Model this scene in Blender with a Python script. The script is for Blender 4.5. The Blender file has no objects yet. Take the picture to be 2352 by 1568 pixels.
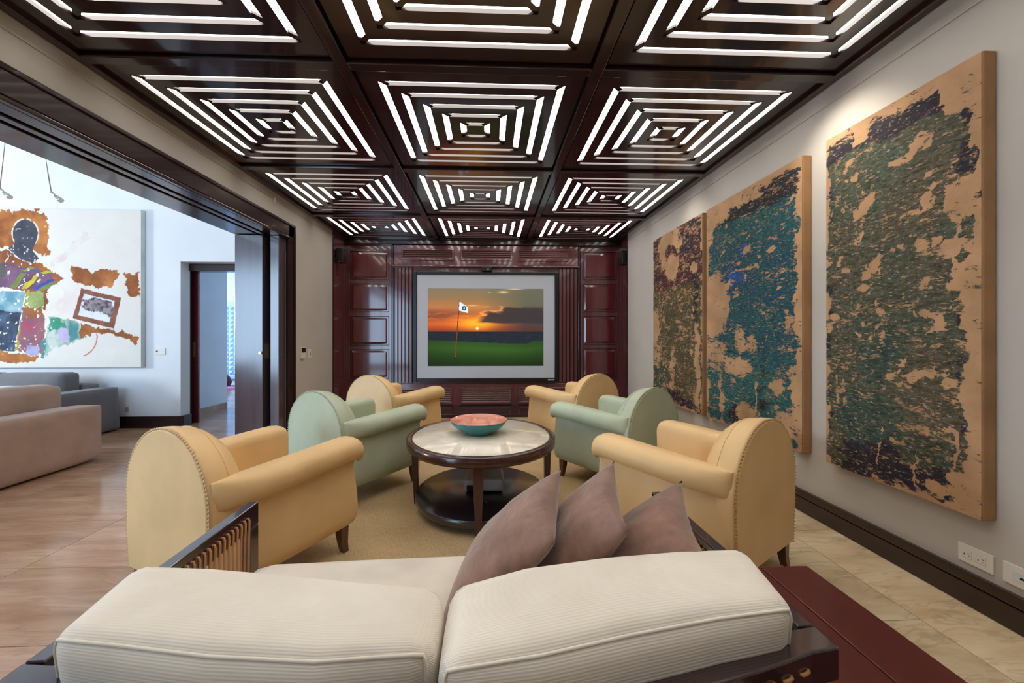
import bpy, bmesh, math, random
import numpy as np
from mathutils import Vector, Matrix
random.seed(7)
rng = np.random.RandomState(11)
scene = bpy.context.scene
COL = scene.collection

# ------------------------------------------------------------------ camera, world, lights, exposure
F_PX, W_PX, H_PX = 900.0, 2352.0, 1568.0
YAW = math.atan(0.0393)
camd = bpy.data.cameras.new('camera')
camd.sensor_width = 36.0
camd.lens = 36.0 * F_PX / W_PX
camd.shift_x = (1176.0 - 1159.4) / W_PX
camd.shift_y = (770.0 - 784.0) / W_PX
camd.clip_start = 0.02
cam = bpy.data.objects.new('camera', camd)
COL.objects.link(cam)
cam.location = (0, 0, 1.193)
cam.rotation_euler = (math.radians(90), 0, -YAW)
scene.camera = cam

scene.view_settings.view_transform = 'Standard'
scene.view_settings.look = 'None'
scene.view_settings.gamma = 1.0
scene.view_settings.use_curve_mapping = False
scene.view_settings.exposure = 0.0

world = bpy.data.worlds.new('world')
scene.world = world
world.use_nodes = True
wb = world.node_tree.nodes['Background']
wb.inputs['Color'].default_value = (0.55, 0.75, 1.0, 1)
wb.inputs['Strength'].default_value = 1.0

def light(name, kind, loc, target, power, color, **kw):
    d = bpy.data.lights.new(name, kind)
    d.energy = power
    d.color = color
    for k, v in kw.items():
        setattr(d, k, v)
    o = bpy.data.objects.new(name, d)
    COL.objects.link(o)
    o.location = loc
    o.rotation_euler = (Vector(target) - Vector(loc)).to_track_quat('-Z', 'Y').to_euler()
    return o

# daylight: glazed doors in the living room's front wall, its side window, and an unseen daylight source added in the hall
light('living_door_daylight', 'AREA', (-5.45, -2.35, 1.62), (-5.45, 4.0, 1.62), 270, (0.52, 0.74, 1.0), shape='RECTANGLE', size=4.8, size_y=3.0)
light('living_window_daylight', 'AREA', (-9.3, 2.3, 1.75), (-4.0, 3.9, 1.35), 190, (0.88, 0.94, 1.0), shape='RECTANGLE', size=0.9, size_y=0.9)
light('hall_daylight_fill', 'AREA', (-8.2, 8.2, 1.7), (-3.5, 8.0, 1.3), 220, (0.36, 0.62, 1.0), shape='RECTANGLE', size=1.8, size_y=1.8)
# recessed wall-wash lamps in the ceiling beside the right wall
for yy, pw in ((2.25, 26), (4.0, 8)):
    light('wall_wash_lamp', 'SPOT', (1.72, yy, 2.72), (2.13, yy, 2.05), pw, (1.0, 0.9, 0.76), spot_size=math.radians(95), spot_blend=1.0, shadow_soft_size=0.04)

# ------------------------------------------------------------------ helpers
def lin(c):
    r = []
    for v in c[:3]:
        v = v / 255.0
        r.append(v / 12.92 if v <= 0.04045 else ((v + 0.055) / 1.055) ** 2.4)
    return (r[0], r[1], r[2], 1.0)

class NT:
    def __init__(s, name):
        s.m = bpy.data.materials.new(name)
        s.m.use_nodes = True
        s.t = s.m.node_tree
        s.n = s.t.nodes
        s.b = s.n['Principled BSDF']
    def node(s, typ, **kw):
        n = s.n.new(typ)
        for k, v in kw.items():
            setattr(n, k, v)
        return n
    def link(s, a, b):
        s.t.links.new(a, b)
    def val(s, inp, v):
        if hasattr(v, 'is_output'):
            s.link(v, inp)
        else:
            inp.default_value = v
    def math(s, op, a, b=None, c=None, clamp=False):
        n = s.node('ShaderNodeMath', operation=op)
        n.use_clamp = clamp
        s.val(n.inputs[0], a)
        if b is not None: s.val(n.inputs[1], b)
        if c is not None: s.val(n.inputs[2], c)
        return n.outputs[0]
    def coord(s, kind='Object', scale=(1, 1, 1), rot=(0, 0, 0), loc=None):
        tc = s.node('ShaderNodeTexCoord')
        mp = s.node('ShaderNodeMapping')
        s.link(tc.outputs[kind], mp.inputs[0])
        mp.inputs['Scale'].default_value = scale
        mp.inputs['Rotation'].default_value = rot
        if loc is not None:
            s.val(mp.inputs['Location'], loc)
        return mp.outputs[0]
    def noise(s, vec, scale, detail=4, rough=0.5, dist=0.0):
        n = s.node('ShaderNodeTexNoise')
        s.link(vec, n.inputs['Vector'])
        n.inputs['Scale'].default_value = scale
        n.inputs['Detail'].default_value = detail
        n.inputs['Roughness'].default_value = rough
        n.inputs['Distortion'].default_value = dist
        return n.outputs['Fac']
    def ramp(s, fac, stops, interp='LINEAR'):
        n = s.node('ShaderNodeValToRGB')
        s.link(fac, n.inputs[0])
        r = n.color_ramp
        r.interpolation = interp
        while len(r.elements) < len(stops):
            r.elements.new(0.5)
        for e, (p, c) in zip(r.elements, stops):
            e.position = p
            e.color = lin(c)
        return n.outputs[0]
    def mix(s, fac, a, b, mode='MIX'):
        n = s.node('ShaderNodeMix', data_type='RGBA', blend_type=mode)
        s.val(n.inputs[0], fac)
        s.val(n.inputs[6], a)
        s.val(n.inputs[7], b)
        return n.outputs[2]
    def bump(s, h, strength=0.3, dist=0.01):
        n = s.node('ShaderNodeBump')
        s.link(h, n.inputs['Height'])
        n.inputs['Strength'].default_value = strength
        n.inputs['Distance'].default_value = dist
        s.link(n.outputs[0], s.b.inputs['Normal'])
    def set(s, **kw):
        for k, v in kw.items():
            s.val(s.b.inputs[k.replace('_', ' ')], v)

def mat(name, col, rough=0.6, var=0.08, scale=6.0, bump=0.0, bscale=60, stretch=(1, 1, 1), **kw):
    """plain surface with slight procedural colour variation and fine relief"""
    t = NT(name)
    v = t.coord('Object', stretch)
    n = t.noise(v, scale, 4)
    lo = tuple(max(0, c * (1 - var)) for c in col)
    hi = tuple(min(255, c * (1 + var)) for c in col)
    t.link(t.ramp(n, [(0.3, lo), (0.7, hi)]), t.b.inputs['Base Color'])
    t.set(Roughness=rough)
    if bump:
        t.bump(t.noise(v, bscale, 3), bump, 0.004)
    t.set(**kw)
    return t.m

def wood(name, dark, light_, rough=0.25, axis=0, scale=9.0, coat=0.35, spec=0.5, crough=0.07):
    t = NT(name)
    st = [12, 12, 12]
    st[axis] = 0.8
    v = t.coord('Object', tuple(st))
    n = t.noise(v, scale * 0.35, 6, 0.6, 0.4)
    t.link(t.ramp(n, [(0.25, dark), (0.75, light_)]), t.b.inputs['Base Color'])
    t.set(Roughness=rough, Coat_Weight=coat, Coat_Roughness=crough)
    t.b.inputs['Specular IOR Level'].default_value = spec
    t.bump(n, 0.06, 0.003)
    return t.m

M = {}
M['plaster'] = mat('plaster_warm_white', (194, 188, 179), 0.85, 0.02, 2, 0.05, 140)
M['white_plaster'] = mat('plaster_white', (226, 228, 230), 0.85, 0.015, 2, 0.04, 140)
M['ceil_wood'] = wood('ceiling_dark_wood', (34, 16, 17), (48, 24, 24), 0.22, 0, 8, 0.7)
M['dark_wood'] = wood('dark_wood', (30, 15, 15), (46, 25, 23), 0.25, 2, 8, 0.4)
M['dark_wood_h'] = wood('dark_wood_horizontal', (34, 18, 17), (52, 29, 26), 0.28, 1, 8, 0.35)
M['panel_wood'] = wood('mahogany', (80, 24, 30), (108, 36, 42), 0.2, 2, 6, 0.9, 0.6)
M['panel_frame'] = wood('mahogany_frame', (92, 46, 52), (116, 62, 68), 0.22, 2, 6, 0.9, 0.6)
M['slat_wood'] = wood('mahogany_slat', (112, 76, 70), (140, 100, 92), 0.3, 0, 6, 0.3)
M['jamb_wood'] = wood('polished_jamb_wood', (62, 52, 58), (90, 78, 84), 0.2, 2, 3, 1.0, 0.9, 0.16)
M['sofa_wood'] = wood('sofa_espresso_wood', (40, 24, 27), (56, 36, 39), 0.22, 0, 8, 1.0, 0.6)
M['red_wood'] = wood('reddish_bench_wood', (70, 22, 17), (88, 30, 23), 0.4, 1, 5, 0.12, 0.3)
M['table_wood'] = wood('table_mahogany', (48, 22, 18), (74, 36, 28), 0.25, 2, 8, 0.4)
M['shelf_wood'] = wood('black_brown_shelf', (30, 23, 27), (40, 31, 36), 0.3, 0, 6, 0.8, 0.6, 0.2)
M['leg_wood'] = wood('chair_leg_wood', (70, 40, 22), (104, 64, 36), 0.3, 2, 8, 0.3)
M['black'] = mat('black_plastic', (20, 20, 22), 0.35, 0.05)
M['black_matte'] = mat('black_matte', (12, 12, 14), 0.7, 0.05)
M['white_plastic'] = mat('white_plastic', (226, 222, 214), 0.35, 0.01)
M['steel'] = mat('brushed_steel', (190, 190, 186), 0.3, 0.03, Metallic=1.0)
M['brass'] = mat('aged_brass', (150, 118, 72), 0.35, 0.06, Metallic=0.6)
M['grey_plastic'] = mat('projector_grey', (158, 152, 146), 0.4, 0.03)
M['grout'] = mat('floor_grout', (150, 124, 98), 0.8, 0.05)

def leather(name, col):
    t = NT(name)
    v = t.coord('Object')
    n = t.noise(v, 3.5, 4)
    lo = tuple(c * 0.95 for c in col); hi = tuple(min(255, c * 1.03) for c in col)
    t.link(t.ramp(n, [(0.3, lo), (0.7, hi)]), t.b.inputs['Base Color'])
    vo = t.node('ShaderNodeTexVoronoi')
    t.link(v, vo.inputs['Vector']); vo.inputs['Scale'].default_value = 380
    wr = t.noise(v, 9, 3)
    h = t.math('ADD', t.math('MULTIPLY', vo.outputs['Distance'], 0.25), t.math('MULTIPLY', wr, 1.0))
    t.bump(h, 0.10, 0.006)
    t.set(Roughness=0.46)
    t.b.inputs['Specular IOR Level'].default_value = 0.4
    return t.m
M['leather_yellow'] = leather('leather_butter_yellow', (227, 190, 136))
M['leather_green'] = leather('leather_sage_green', (180, 189, 163))
M['leather_cream'] = leather('leather_pale_cream', (224, 192, 146))
M['nail_yellow'] = mat('nailhead_tan', (206, 168, 114), 0.35, 0.05)
M['nail_green'] = mat('nailhead_sage', (160, 168, 134), 0.35, 0.05)

def fabric(name, col, weave=500, rough=0.95, sheen=0.2, var=0.05):
    t = NT(name)
    v = t.coord('Object')
    n = t.noise(v, 5, 5)
    lo = tuple(c * (1 - var) for c in col); hi = tuple(min(255, c * (1 + var)) for c in col)
    t.link(t.ramp(n, [(0.3, lo), (0.7, hi)]), t.b.inputs['Base Color'])
    t.bump(t.noise(v, weave, 2), 0.25, 0.002)
    t.set(Roughness=rough, Sheen_Weight=sheen)
    return t.m
M['pink_linen'] = fabric('beige_rose_linen', (186, 156, 138), 300)
M['grey_linen'] = fabric('slate_grey_linen', (112, 110, 112), 300)
M['pale_cloth'] = fabric('pale_cotton', (206, 214, 210), 300)
M['seat_cloth'] = fabric('ivory_seat_cloth', (218, 208, 194), 420)
M['maroon_cloth'] = fabric('maroon_cloth', (84, 36, 42), 300)

def velvet(name, col):
    t = NT(name)
    v = t.coord('Object')
    n = t.noise(v, 12, 6, 0.65, 0.2)
    lo = tuple(c * 0.84 for c in col); hi = tuple(min(255, c * 1.2) for c in col)
    t.link(t.ramp(n, [(0.3, lo), (0.72, hi)]), t.b.inputs['Base Color'])
    t.bump(t.noise(v, 9, 5, 0.55, 0.3), 0.45, 0.016)
    t.set(Roughness=0.8, Sheen_Weight=0.5, Sheen_Roughness=0.4)
    return t.m
M['velvet'] = velvet('taupe_velvet', (128, 96, 82))

def corduroy():
    t = NT('ivory_corduroy')
    a = t.node('ShaderNodeAttribute', attribute_name='rib')
    s = t.math('SINE', t.math('MULTIPLY', a.outputs['Fac'], 2 * math.pi / 0.0056))
    v = t.coord('Object')
    n = t.noise(v, 6, 5)
    c = t.ramp(n, [(0.3, (222, 213, 197)), (0.7, (234, 227, 213))])
    k = t.math('MULTIPLY_ADD', s, 0.014, 0.986)
    t.link(t.mix(1.0, c, k, 'MULTIPLY'), t.b.inputs['Base Color'])
    h = t.math('ADD', t.math('MULTIPLY', s, 0.10), t.math('MULTIPLY', t.noise(v, 10, 3), 2.2))
    t.bump(h, 0.45, 0.003)
    t.set(Roughness=0.95, Sheen_Weight=0.15)
    return t.m
M['corduroy'] = corduroy()

def marble_floor(name, stops, rot, stretch=(0.7, 5.5, 1), veins=0.28):
    t = NT(name)
    oi = t.node('ShaderNodeObjectInfo')
    off = t.node('ShaderNodeCombineXYZ')
    t.link(t.math('MULTIPLY', oi.outputs['Random'], 37.0), off.inputs[0])
    t.link(t.math('MULTIPLY', oi.outputs['Random'], 91.0), off.inputs[1])
    tc = t.node('ShaderNodeTexCoord')
    add = t.node('ShaderNodeVectorMath', operation='ADD')
    t.link(tc.outputs['Object'], add.inputs[0]); t.link(off.outputs[0], add.inputs[1])
    mp = t.node('ShaderNodeMapping'); t.link(add.outputs[0], mp.inputs[0])
    mp.inputs['Rotation'].default_value = (0, 0, rot)
    mp.inputs['Scale'].default_value = stretch
    n1 = t.noise(mp.outputs[0], 1.5, 7, 0.62, 0.9)
    base = t.ramp(n1, stops)
    n2 = t.noise(mp.outputs[0], 2.1, 6, 0.55, 1.6)
    vein = t.math('SUBTRACT', 1.0, t.math('MULTIPLY', t.math('ABSOLUTE', t.math('SUBTRACT', n2, 0.5)), 34.0), clamp=True)
    c = t.mix(t.math('MULTIPLY', vein, veins), base, lin(tuple(v * 0.66 for v in stops[1][1])))
    k = t.math('MULTIPLY_ADD', oi.outputs['Random'], 0.22, 0.88)
    t.link(t.mix(1.0, c, k, 'MULTIPLY'), t.b.inputs['Base Color'])
    t.set(Roughness=0.14)
    t.b.inputs['Specular IOR Level'].default_value = 0.5
    return t.m
M['marble_cream'] = marble_floor('cream_marble', [(0.25, (176, 150, 116)), (0.5, (206, 184, 150)), (0.75, (222, 206, 176))], -1.2, (0.9, 3.4, 1), 0.34)
M['marble_brown_lit'] = marble_floor('brown_lit_marble', [(0.25, (150, 110, 86)), (0.5, (182, 142, 112)), (0.75, (202, 170, 142))], -0.45)  # same stone as the cream; browner light of the left side put into colour

def table_marble():
    t = NT('table_cream_marble')
    v = t.coord('Object')
    n = t.noise(v, 4, 6, 0.6, 0.8)
    c = t.ramp(n, [(0.3, (214, 202, 182)), (0.7, (230, 222, 206))])
    n2 = t.noise(v, 6, 8, 0.7, 1.5)
    vein = t.math('SUBTRACT', 1.0, t.math('MULTIPLY', t.math('ABSOLUTE', t.math('SUBTRACT', n2, 0.5)), 40.0), clamp=True)
    patch = t.ramp(t.noise(v, 2.2, 2), [(0.52, (0, 0, 0)), (0.66, (255, 255, 255))])
    f = t.math('MULTIPLY', t.math('MULTIPLY', vein, 0.7), patch)
    t.link(t.mix(f, c, lin((120, 112, 100))), t.b.inputs['Base Color'])
    t.set(Roughness=0.1)
    return t.m
M['table_marble'] = table_marble()

def rug_mat():
    t = NT('woven_sisal')
    v = t.coord('Object', (1, 1, 1))
    n = t.noise(v, 3, 4)
    vs = t.coord('Object', (220, 34, 1), (0, 0, 0.35))
    w = t.noise(vs, 1.0, 3, 0.6)
    vs2 = t.coord('Object', (30, 200, 1), (0, 0, 0.35))
    w2 = t.noise(vs2, 1.0, 2, 0.6)
    c = t.ramp(t.math('ADD', t.math('MULTIPLY', w, 0.7), t.math('MULTIPLY', n, 0.3)), [(0.25, (146, 120, 84)), (0.5, (184, 156, 114)), (0.8, (208, 184, 144))])
    t.link(c, t.b.inputs['Base Color'])
    t.bump(t.math('ADD', w, w2), 0.5, 0.004)
    t.set(Roughness=0.95)
    return t.m
M['rug'] = rug_mat()

def emit(name, col, strength):
    t = NT(name)
    t.set(Base_Color=lin(col), Emission_Color=lin(col), Emission_Strength=strength)
    return t.m
M['strip'] = emit('light_strip_glow', (255, 249, 241), 7.4)

def attr_mat(name, emission=0.0, rough=0.8, spec=0.3, bump=0.0):
    t = NT(name)
    a = t.node('ShaderNodeAttribute', attribute_name='col')
    if emission:
        t.set(Base_Color=(0.02, 0.02, 0.02, 1))
        t.link(a.outputs['Color'], t.b.inputs['Emission Color'])
        t.set(Emission_Strength=emission)
    else:
        t.link(a.outputs['Color'], t.b.inputs['Base Color'])
    t.set(Roughness=rough)
    t.b.inputs['Specular IOR Level'].default_value = spec
    if bump:
        t.bump(t.noise(t.coord('Object'), 60, 4), bump, 0.004)
    return t.m

class MB:
    """collects primitives, builds ONE mesh object"""
    def __init__(s):
        s.v = []; s.f = []; s.sm = []
    def add(s, vs, fs, smooth=False):
        o = len(s.v)
        s.v += [tuple(v) for v in vs]
        s.f += [tuple(i + o for i in f) for f in fs]
        s.sm += [smooth] * len(fs)
        return s
    def box(s, x0, x1, y0, y1, z0, z1):
        vs = [(x0, y0, z0), (x1, y0, z0), (x1, y1, z0), (x0, y1, z0), (x0, y0, z1), (x1, y0, z1), (x1, y1, z1), (x0, y1, z1)]
        return s.add(vs, [(0, 3, 2, 1), (4, 5, 6, 7), (0, 1, 5, 4), (1, 2, 6, 5), (2, 3, 7, 6), (3, 0, 4, 7)])
    def prism(s, poly, z0, z1, smooth=False):
        """poly: ccw (x,y) list extruded z0..z1"""
        n = len(poly)
        vs = [(x, y, z0) for x, y in poly] + [(x, y, z1) for x, y in poly]
        fs = [tuple(range(n - 1, -1, -1)), tuple(range(n, 2 * n))]
        s.add(vs, fs)
        o = len(s.v) - 2 * n
        for i in range(n):
            s.f.append((o + i, o + (i + 1) % n, o + n + (i + 1) % n, o + n + i)); s.sm.append(smooth)
        return s
    def sweep(s, rings, caps=True, smooth=True, closed=False):
        n = len(rings[0]); o = len(s.v)
        for r in rings: s.v += [tuple(p) for p in r]
        m = len(rings)
        for i in range(m if closed else m - 1):
            a = o + i * n; b = o + ((i + 1) % m) * n
            for j in range(n):
                s.f.append((a + j, a + (j + 1) % n, b + (j + 1) % n, b + j)); s.sm.append(smooth)
        if caps and not closed:
            s.f.append(tuple(o + j for j in range(n - 1, -1, -1))); s.sm.append(False)
            s.f.append(tuple(o + (m - 1) * n + j for j in range(n))); s.sm.append(False)
        return s
    def tube(s, pts, r, n=8, closed=False, taper=None):
        pts = [Vector(p) for p in pts]; m = len(pts); rings = []
        up = Vector((0, 0, 1)); prev = None
        for i, p in enumerate(pts):
            if closed: d = pts[(i + 1) % m] - pts[i - 1]
            else: d = pts[min(i + 1, m - 1)] - pts[max(i - 1, 0)]
            d.normalize()
            if prev is None:
                a = d.cross(up)
                if a.length < 1e-3: a = d.cross(Vector((0, 1, 0)))
            else:
                a = prev - d * prev.dot(d)
            a.normalize(); prev = a; b = d.cross(a)
            rr = r if taper is None else r * taper[i]
            rings.append([p + a * (rr * math.cos(t)) + b * (rr * math.sin(t)) for t in [2 * math.pi * j / n for j in range(n)]])
        return s.sweep(rings, True, True, closed)
    def lathe(s, prof, n=48, sx=1.0, sy=1.0, c=(0, 0), caps=True):
        rings = [[(c[0] + r * sx * math.cos(2 * math.pi * j / n), c[1] + r * sy * math.sin(2 * math.pi * j / n), z) for j in range(n)] for r, z in prof]
        return s.sweep(rings, caps, True)
    def mesh(s, name, m=None):
        me = bpy.data.meshes.new(name)
        me.from_pydata(s.v, [], s.f)
        me.polygons.foreach_set('use_smooth', s.sm)
        if m is not None: me.materials.append(m)
        me.update()
        return me
    def build(s, name, m, parent=None, bevel=0.0, seg=2, loc=None, recalc=True):
        me = s.mesh(name, m)
        if recalc:
            bm = bmesh.new(); bm.from_mesh(me)
            bmesh.ops.recalc_face_normals(bm, faces=bm.faces); bm.to_mesh(me); bm.free()
        return place(name, me, parent, bevel, seg, loc)

def place(name, me, parent=None, bevel=0.0, seg=2, loc=None):
    o = bpy.data.objects.new(name, me)
    COL.objects.link(o)
    if parent is not None: o.parent = parent
    if loc is not None: o.location = loc
    if bevel:
        b = o.modifiers.new('bevel', 'BEVEL'); b.width = bevel; b.segments = seg; b.limit_method = 'ANGLE'; b.angle_limit = math.radians(40)
    return o

def tag(o, label=None, cat=None, group=None, kind=None):
    if label: o['label'] = label
    if cat: o['category'] = cat
    if group: o['group'] = group
    if kind: o['kind'] = kind
    return o

def empty(name, loc=(0, 0, 0), rz=0.0):
    o = bpy.data.objects.new(name, None)
    o.empty_display_size = 0.1
    COL.objects.link(o)
    o.location = loc; o.rotation_euler = (0, 0, rz)
    return o

def box(name, m, b, parent=None, bevel=0.0):
    return MB().box(*b).build(name, m, parent, bevel)

def copy_tree(o, parent=None):
    c = o.copy(); COL.objects.link(c); c.parent = parent
    for ch in list(o.children): copy_tree(ch, c)
    return c

def vnoise(shape, cells, octaves=4, seed=0, gain=0.5, aspect=1.0):
    """numpy value noise in 0..1"""
    r = np.random.RandomState(seed); h, w = shape
    out = np.zeros(shape); amp = 1.0; tot = 0
    for k in range(octaves):
        cy = max(2, int(cells * aspect * 2 ** k)); cx = max(2, int(cells * 2 ** k))
        g = r.rand(cy + 2, cx + 2)
        y = np.linspace(0, cy, h); x = np.linspace(0, cx, w)
        yi = np.minimum(y.astype(int), cy); xi = np.minimum(x.astype(int), cx)
        fy = (y - yi)[:, None]; fx = (x - xi)[None, :]
        fy = fy * fy * (3 - 2 * fy); fx = fx * fx * (3 - 2 * fx)
        a = g[yi][:, xi]; b = g[yi][:, xi + 1]; c = g[yi + 1][:, xi]; d = g[yi + 1][:, xi + 1]
        out += amp * ((a * (1 - fx) + b * fx) * (1 - fy) + (c * (1 - fx) + d * fx) * fy)
        tot += amp; amp *= gain
    return out / tot

def image_grid(name, arr, p0, pu, pv, m, parent=None, attr='col'):
    """grid mesh carrying a point colour attribute; arr rows run from top (v=0) to bottom; p0 = top-left corner"""
    h, w = arr.shape[:2]
    u = np.linspace(0, 1, w)[None, :, None]; v = np.linspace(0, 1, h)[:, None, None]
    P = np.array(p0)[None, None] + np.array(pu)[None, None] * u + np.array(pv)[None, None] * v
    me = bpy.data.meshes.new(name)
    idx = np.arange(h * w).reshape(h, w)
    q = np.stack([idx[1:, :-1], idx[1:, 1:], idx[:-1, 1:], idx[:-1, :-1]], -1).reshape(-1, 4)
    me.from_pydata(P.reshape(-1, 3).tolist(), [], q.tolist())
    a = me.attributes.new(attr, 'FLOAT_COLOR', 'POINT')
    c = np.ones((h * w, 4), np.float32); c[:, :3] = arr.reshape(-1, 3)
    a.data.foreach_set('color', c.ravel())
    me.materials.append(m)
    o = bpy.data.objects.new(name, me); COL.objects.link(o)
    if parent is not None: o.parent = parent
    return o

def s2l(a):
    a = np.asarray(a, float) / 255.0
    return np.where(a <= 0.04045, a / 12.92, ((a + 0.055) / 1.055) ** 2.4)

# ------------------------------------------------------------------ room constants
XL, XR, YB = -2.343, 2.13, 6.50          # left wall, right wall, panelled back wall
YW = 5.95                                # plaster ends here, timber returns beyond
XF = -2.81                               # far face of the thick left wall
ZC = 2.75                                # underside of the ceiling beams
YL = 5.24                                # far wall of the living room

# ------------------------------------------------------------------ floor
fl = box('floor', M['grout'], (-9.6, XR + 0.2, -2.4, 10.0, -0.12, -0.004))
tag(fl, 'polished veined stone floor running through the lounge, living room and hall', 'floor', kind='structure')
TX, TY = 1.05, 0.525
tm = MB().box(-TX / 2 + 0.0015, TX / 2 - 0.0015, -TY / 2 + 0.0015, TY / 2 - 0.0015, -0.02, 0.0).mesh('tile')
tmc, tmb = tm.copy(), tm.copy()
tmc.materials.append(M['marble_cream']); tmb.materials.append(M['marble_brown_lit'])
ix = 0
for j in range(-5, 15):
    yc = 2.10 + TY * (j + 0.5)
    if yc > 9.9: continue
    for i in range(-9, 1):
        xc = 1.81 - TX * 0.5 + TX * i
        if xc < -7.4 or yc < -0.3: continue
        if xc > XL - 0.3 and yc > YB + 0.3: continue
        me = tmc if xc > -0.7 else tmb  # left tiles get the copy with brown light in its colour
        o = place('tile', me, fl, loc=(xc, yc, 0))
# narrow border tiles along the right wall
tb = MB().box(0.0015, XR - 1.81 - 0.001, -TY + 0.0015, TY - 0.0015, -0.02, 0).mesh('tile', M['marble_cream'])
for j in range(-1, 7):
    place('tile', tb, fl, loc=(1.81, 0.75 + 2 * TY * j, 0))

rug = MB()
rug.box(-1.42, 1.22, 1.44, 4.7, 0.0005, 0.012)
tag(rug.build('rug', M['rug'], None, 0.004), 'beige woven sisal rug under the round table and armchairs', 'rug')

# ------------------------------------------------------------------ walls of the lounge
wr = box('wall_right', M['plaster'], (XR, XR + 0.2, -2.2, YW, -0.1, 3.0))
tag(wr, 'off white plaster wall carrying three tall abstract canvases', 'wall', kind='structure')
wl = MB()
wl.box(XF, XL, 4.62, YW, -0.1, 3.0)
wl.box(XF, XL, -2.2, -1.0, -0.1, 3.0)
wl.box(XF, XL, -1.0, 4.62, 2.47, 3.0)
wlo = wl.build('wall_left', M['plaster'])
tag(wlo, 'off white plaster wall around the wide sliding door opening', 'wall', kind='structure')
wf = box('wall_front', M['plaster'], (XF, XR + 0.2, -2.4, -2.2, -0.1, 3.0))
tag(wf, 'off white plaster wall behind the sofa', 'wall', kind='structure')
# thin picture-rail beads high on the side walls
t1 = box('trim_1', M['plaster'], (XL, XL + 0.008, 0.0, YW, 2.672, 2.681))
tag(t1, 'thin plaster bead high on the left wall', 'trim', kind='structure')
t2 = box('trim_2', M['plaster'], (XR - 0.006, XR, 0.0, YW, 2.640, 2.648))
tag(t2, 'thin plaster bead high on the right wall', 'trim', kind='structure')

# baseboards
def baseboard(name, boxes, label):
    m = MB()
    for b in boxes: m.box(*b)
    o = m.build(name, M['dark_wood_h'], None, 0.004)
    tag(o, label, 'baseboard', kind='structure')
    return o
bb = baseboard('baseboard_right', [(XR - 0.022, XR, -2.2, YW, 0.0, 0.098), (XR - 0.026, XR, -2.2, YW, 0.104, 0.148), (XR - 0.012, XR, -2.2, YW, 0.09, 0.11)], 'dark brown wooden baseboard along the right wall')
baseboard('baseboard_left', [(XL, XL + 0.022, 4.82, YW, 0.0, 0.10), (XL, XL + 0.026, 4.82, YW, 0.104, 0.148)], 'dark brown wooden baseboard between door casing and panelled wall')

# ------------------------------------------------------------------ ceiling with lit coffers
ce = MB()
ce.box(XL, XR + 0.2, -2.2, YB + 0.1, 2.86, 3.05)
ceo = ce.build('ceiling', M['ceil_wood'])
tag(ceo, 'dark timber coffered ceiling with concentric glowing light slots', 'ceiling', kind='structure')
PX = (XR - XL) / 3.0
ROWS = [-0.57, 0.87, 2.312, 3.747, 5.20, YB]  # first row is unseen, added behind the camera to light the sofa
PYS = 1.435
def plank(name, b): return box(name, M['ceil_wood'], b, ceo, 0.006)
# beams: long ones along the room, cross beams between
for i, x in enumerate((XL, XL + PX, XL + 2 * PX, XR)):
    w0, w1 = (x, x + 0.055) if i == 0 else ((x - 0.055, x) if i == 3 else (x - 0.036, x + 0.036))
    plank('beam', (w0, w1, -0.6, YB, ZC, 2.86))
for y in ROWS[:-1]:
    for i in range(3):
        plank('cross_beam', (XL + PX * i + 0.036, XL + PX * (i + 1) - 0.036, y - 0.036, y + 0.036, ZC + 0.001, 2.86))
plank('cross_beam', (XL + 0.05, XR - 0.05, YB - 0.07, YB, ZC + 0.001, 2.86))
plank('beam', (XL, XR, -2.2, -0.6, ZC - 0.002, 2.86))
RG = [0.380, 0.300, 0.218, 0.140, 0.060]
HG = 0.0146
ZS = 2.774
def ringpoly(side, r0, r1):
    # trapezoid of one side between radii r0>r1 in unit coords
    q = [(-r0, r0), (-r1, r1), (r1, r1), (r0, r0)]
    for _ in range(side): q = [(y, -x) for x, y in q]
    return q
SX, SY = PX, PYS
def sc(q): return [(x * SX, y * SY) for x, y in q]
slat_meshes = []
def slat_mesh(q):
    m = MB(); m.prism(sc(q), ZS, ZS + 0.026); me = m.mesh('slat', M['ceil_wood'])
    bm = bmesh.new(); bm.from_mesh(me); bmesh.ops.recalc_face_normals(bm, faces=bm.faces)
    bm.to_mesh(me); bm.free(); return me
for k in range(5):
    r0 = 0.466 if k == 0 else RG[k - 1] - HG
    r1 = RG[k] + HG
    for s in range(4): slat_meshes.append(('border_board' if k == 0 else 'slat', slat_mesh(ringpoly(s, r0, r1))))
c5 = RG[4] - HG
slat_meshes.append(('center_block', slat_mesh([(-c5, -c5), (c5, -c5), (c5, c5), (-c5, c5)])))
strip_meshes = []
for k in range(5):
    for s in range(4):
        q = ringpoly(s, RG[k] + HG, RG[k] - HG)
        d = 0.012
        # shorten along the side direction
        ax = 0 if s % 2 == 0 else 1
        qq = []
        for (x, y) in q:
            p = [x, y]; p[ax] -= math.copysign(d, p[ax]); qq.append(tuple(p))
        m = MB(); m.prism(sc(qq), ZS + 0.0225, ZS + 0.030); strip_meshes.append(m.mesh('light_strip', M['strip']))
ribm = MB()
for sgn in (1, -1):
    a = Vector((0.45 * SX, sgn * 0.45 * SY)); d = a.normalized(); n = Vector((-d.y, d.x)) * 0.016
    ribm.prism([tuple(-a - n), tuple(a - n), tuple(a + n), tuple(-a + n)], ZS + 0.010, ZS + 0.04)
ribme = ribm.mesh('diagonal_rib', M['ceil_wood'])
liner = MB()
for s in range(4):
    liner.prism(sc(ringpoly(s, 0.5, 0.44)), 2.815, 2.84)
linme = liner.mesh('liner', M['black_matte'])
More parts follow.
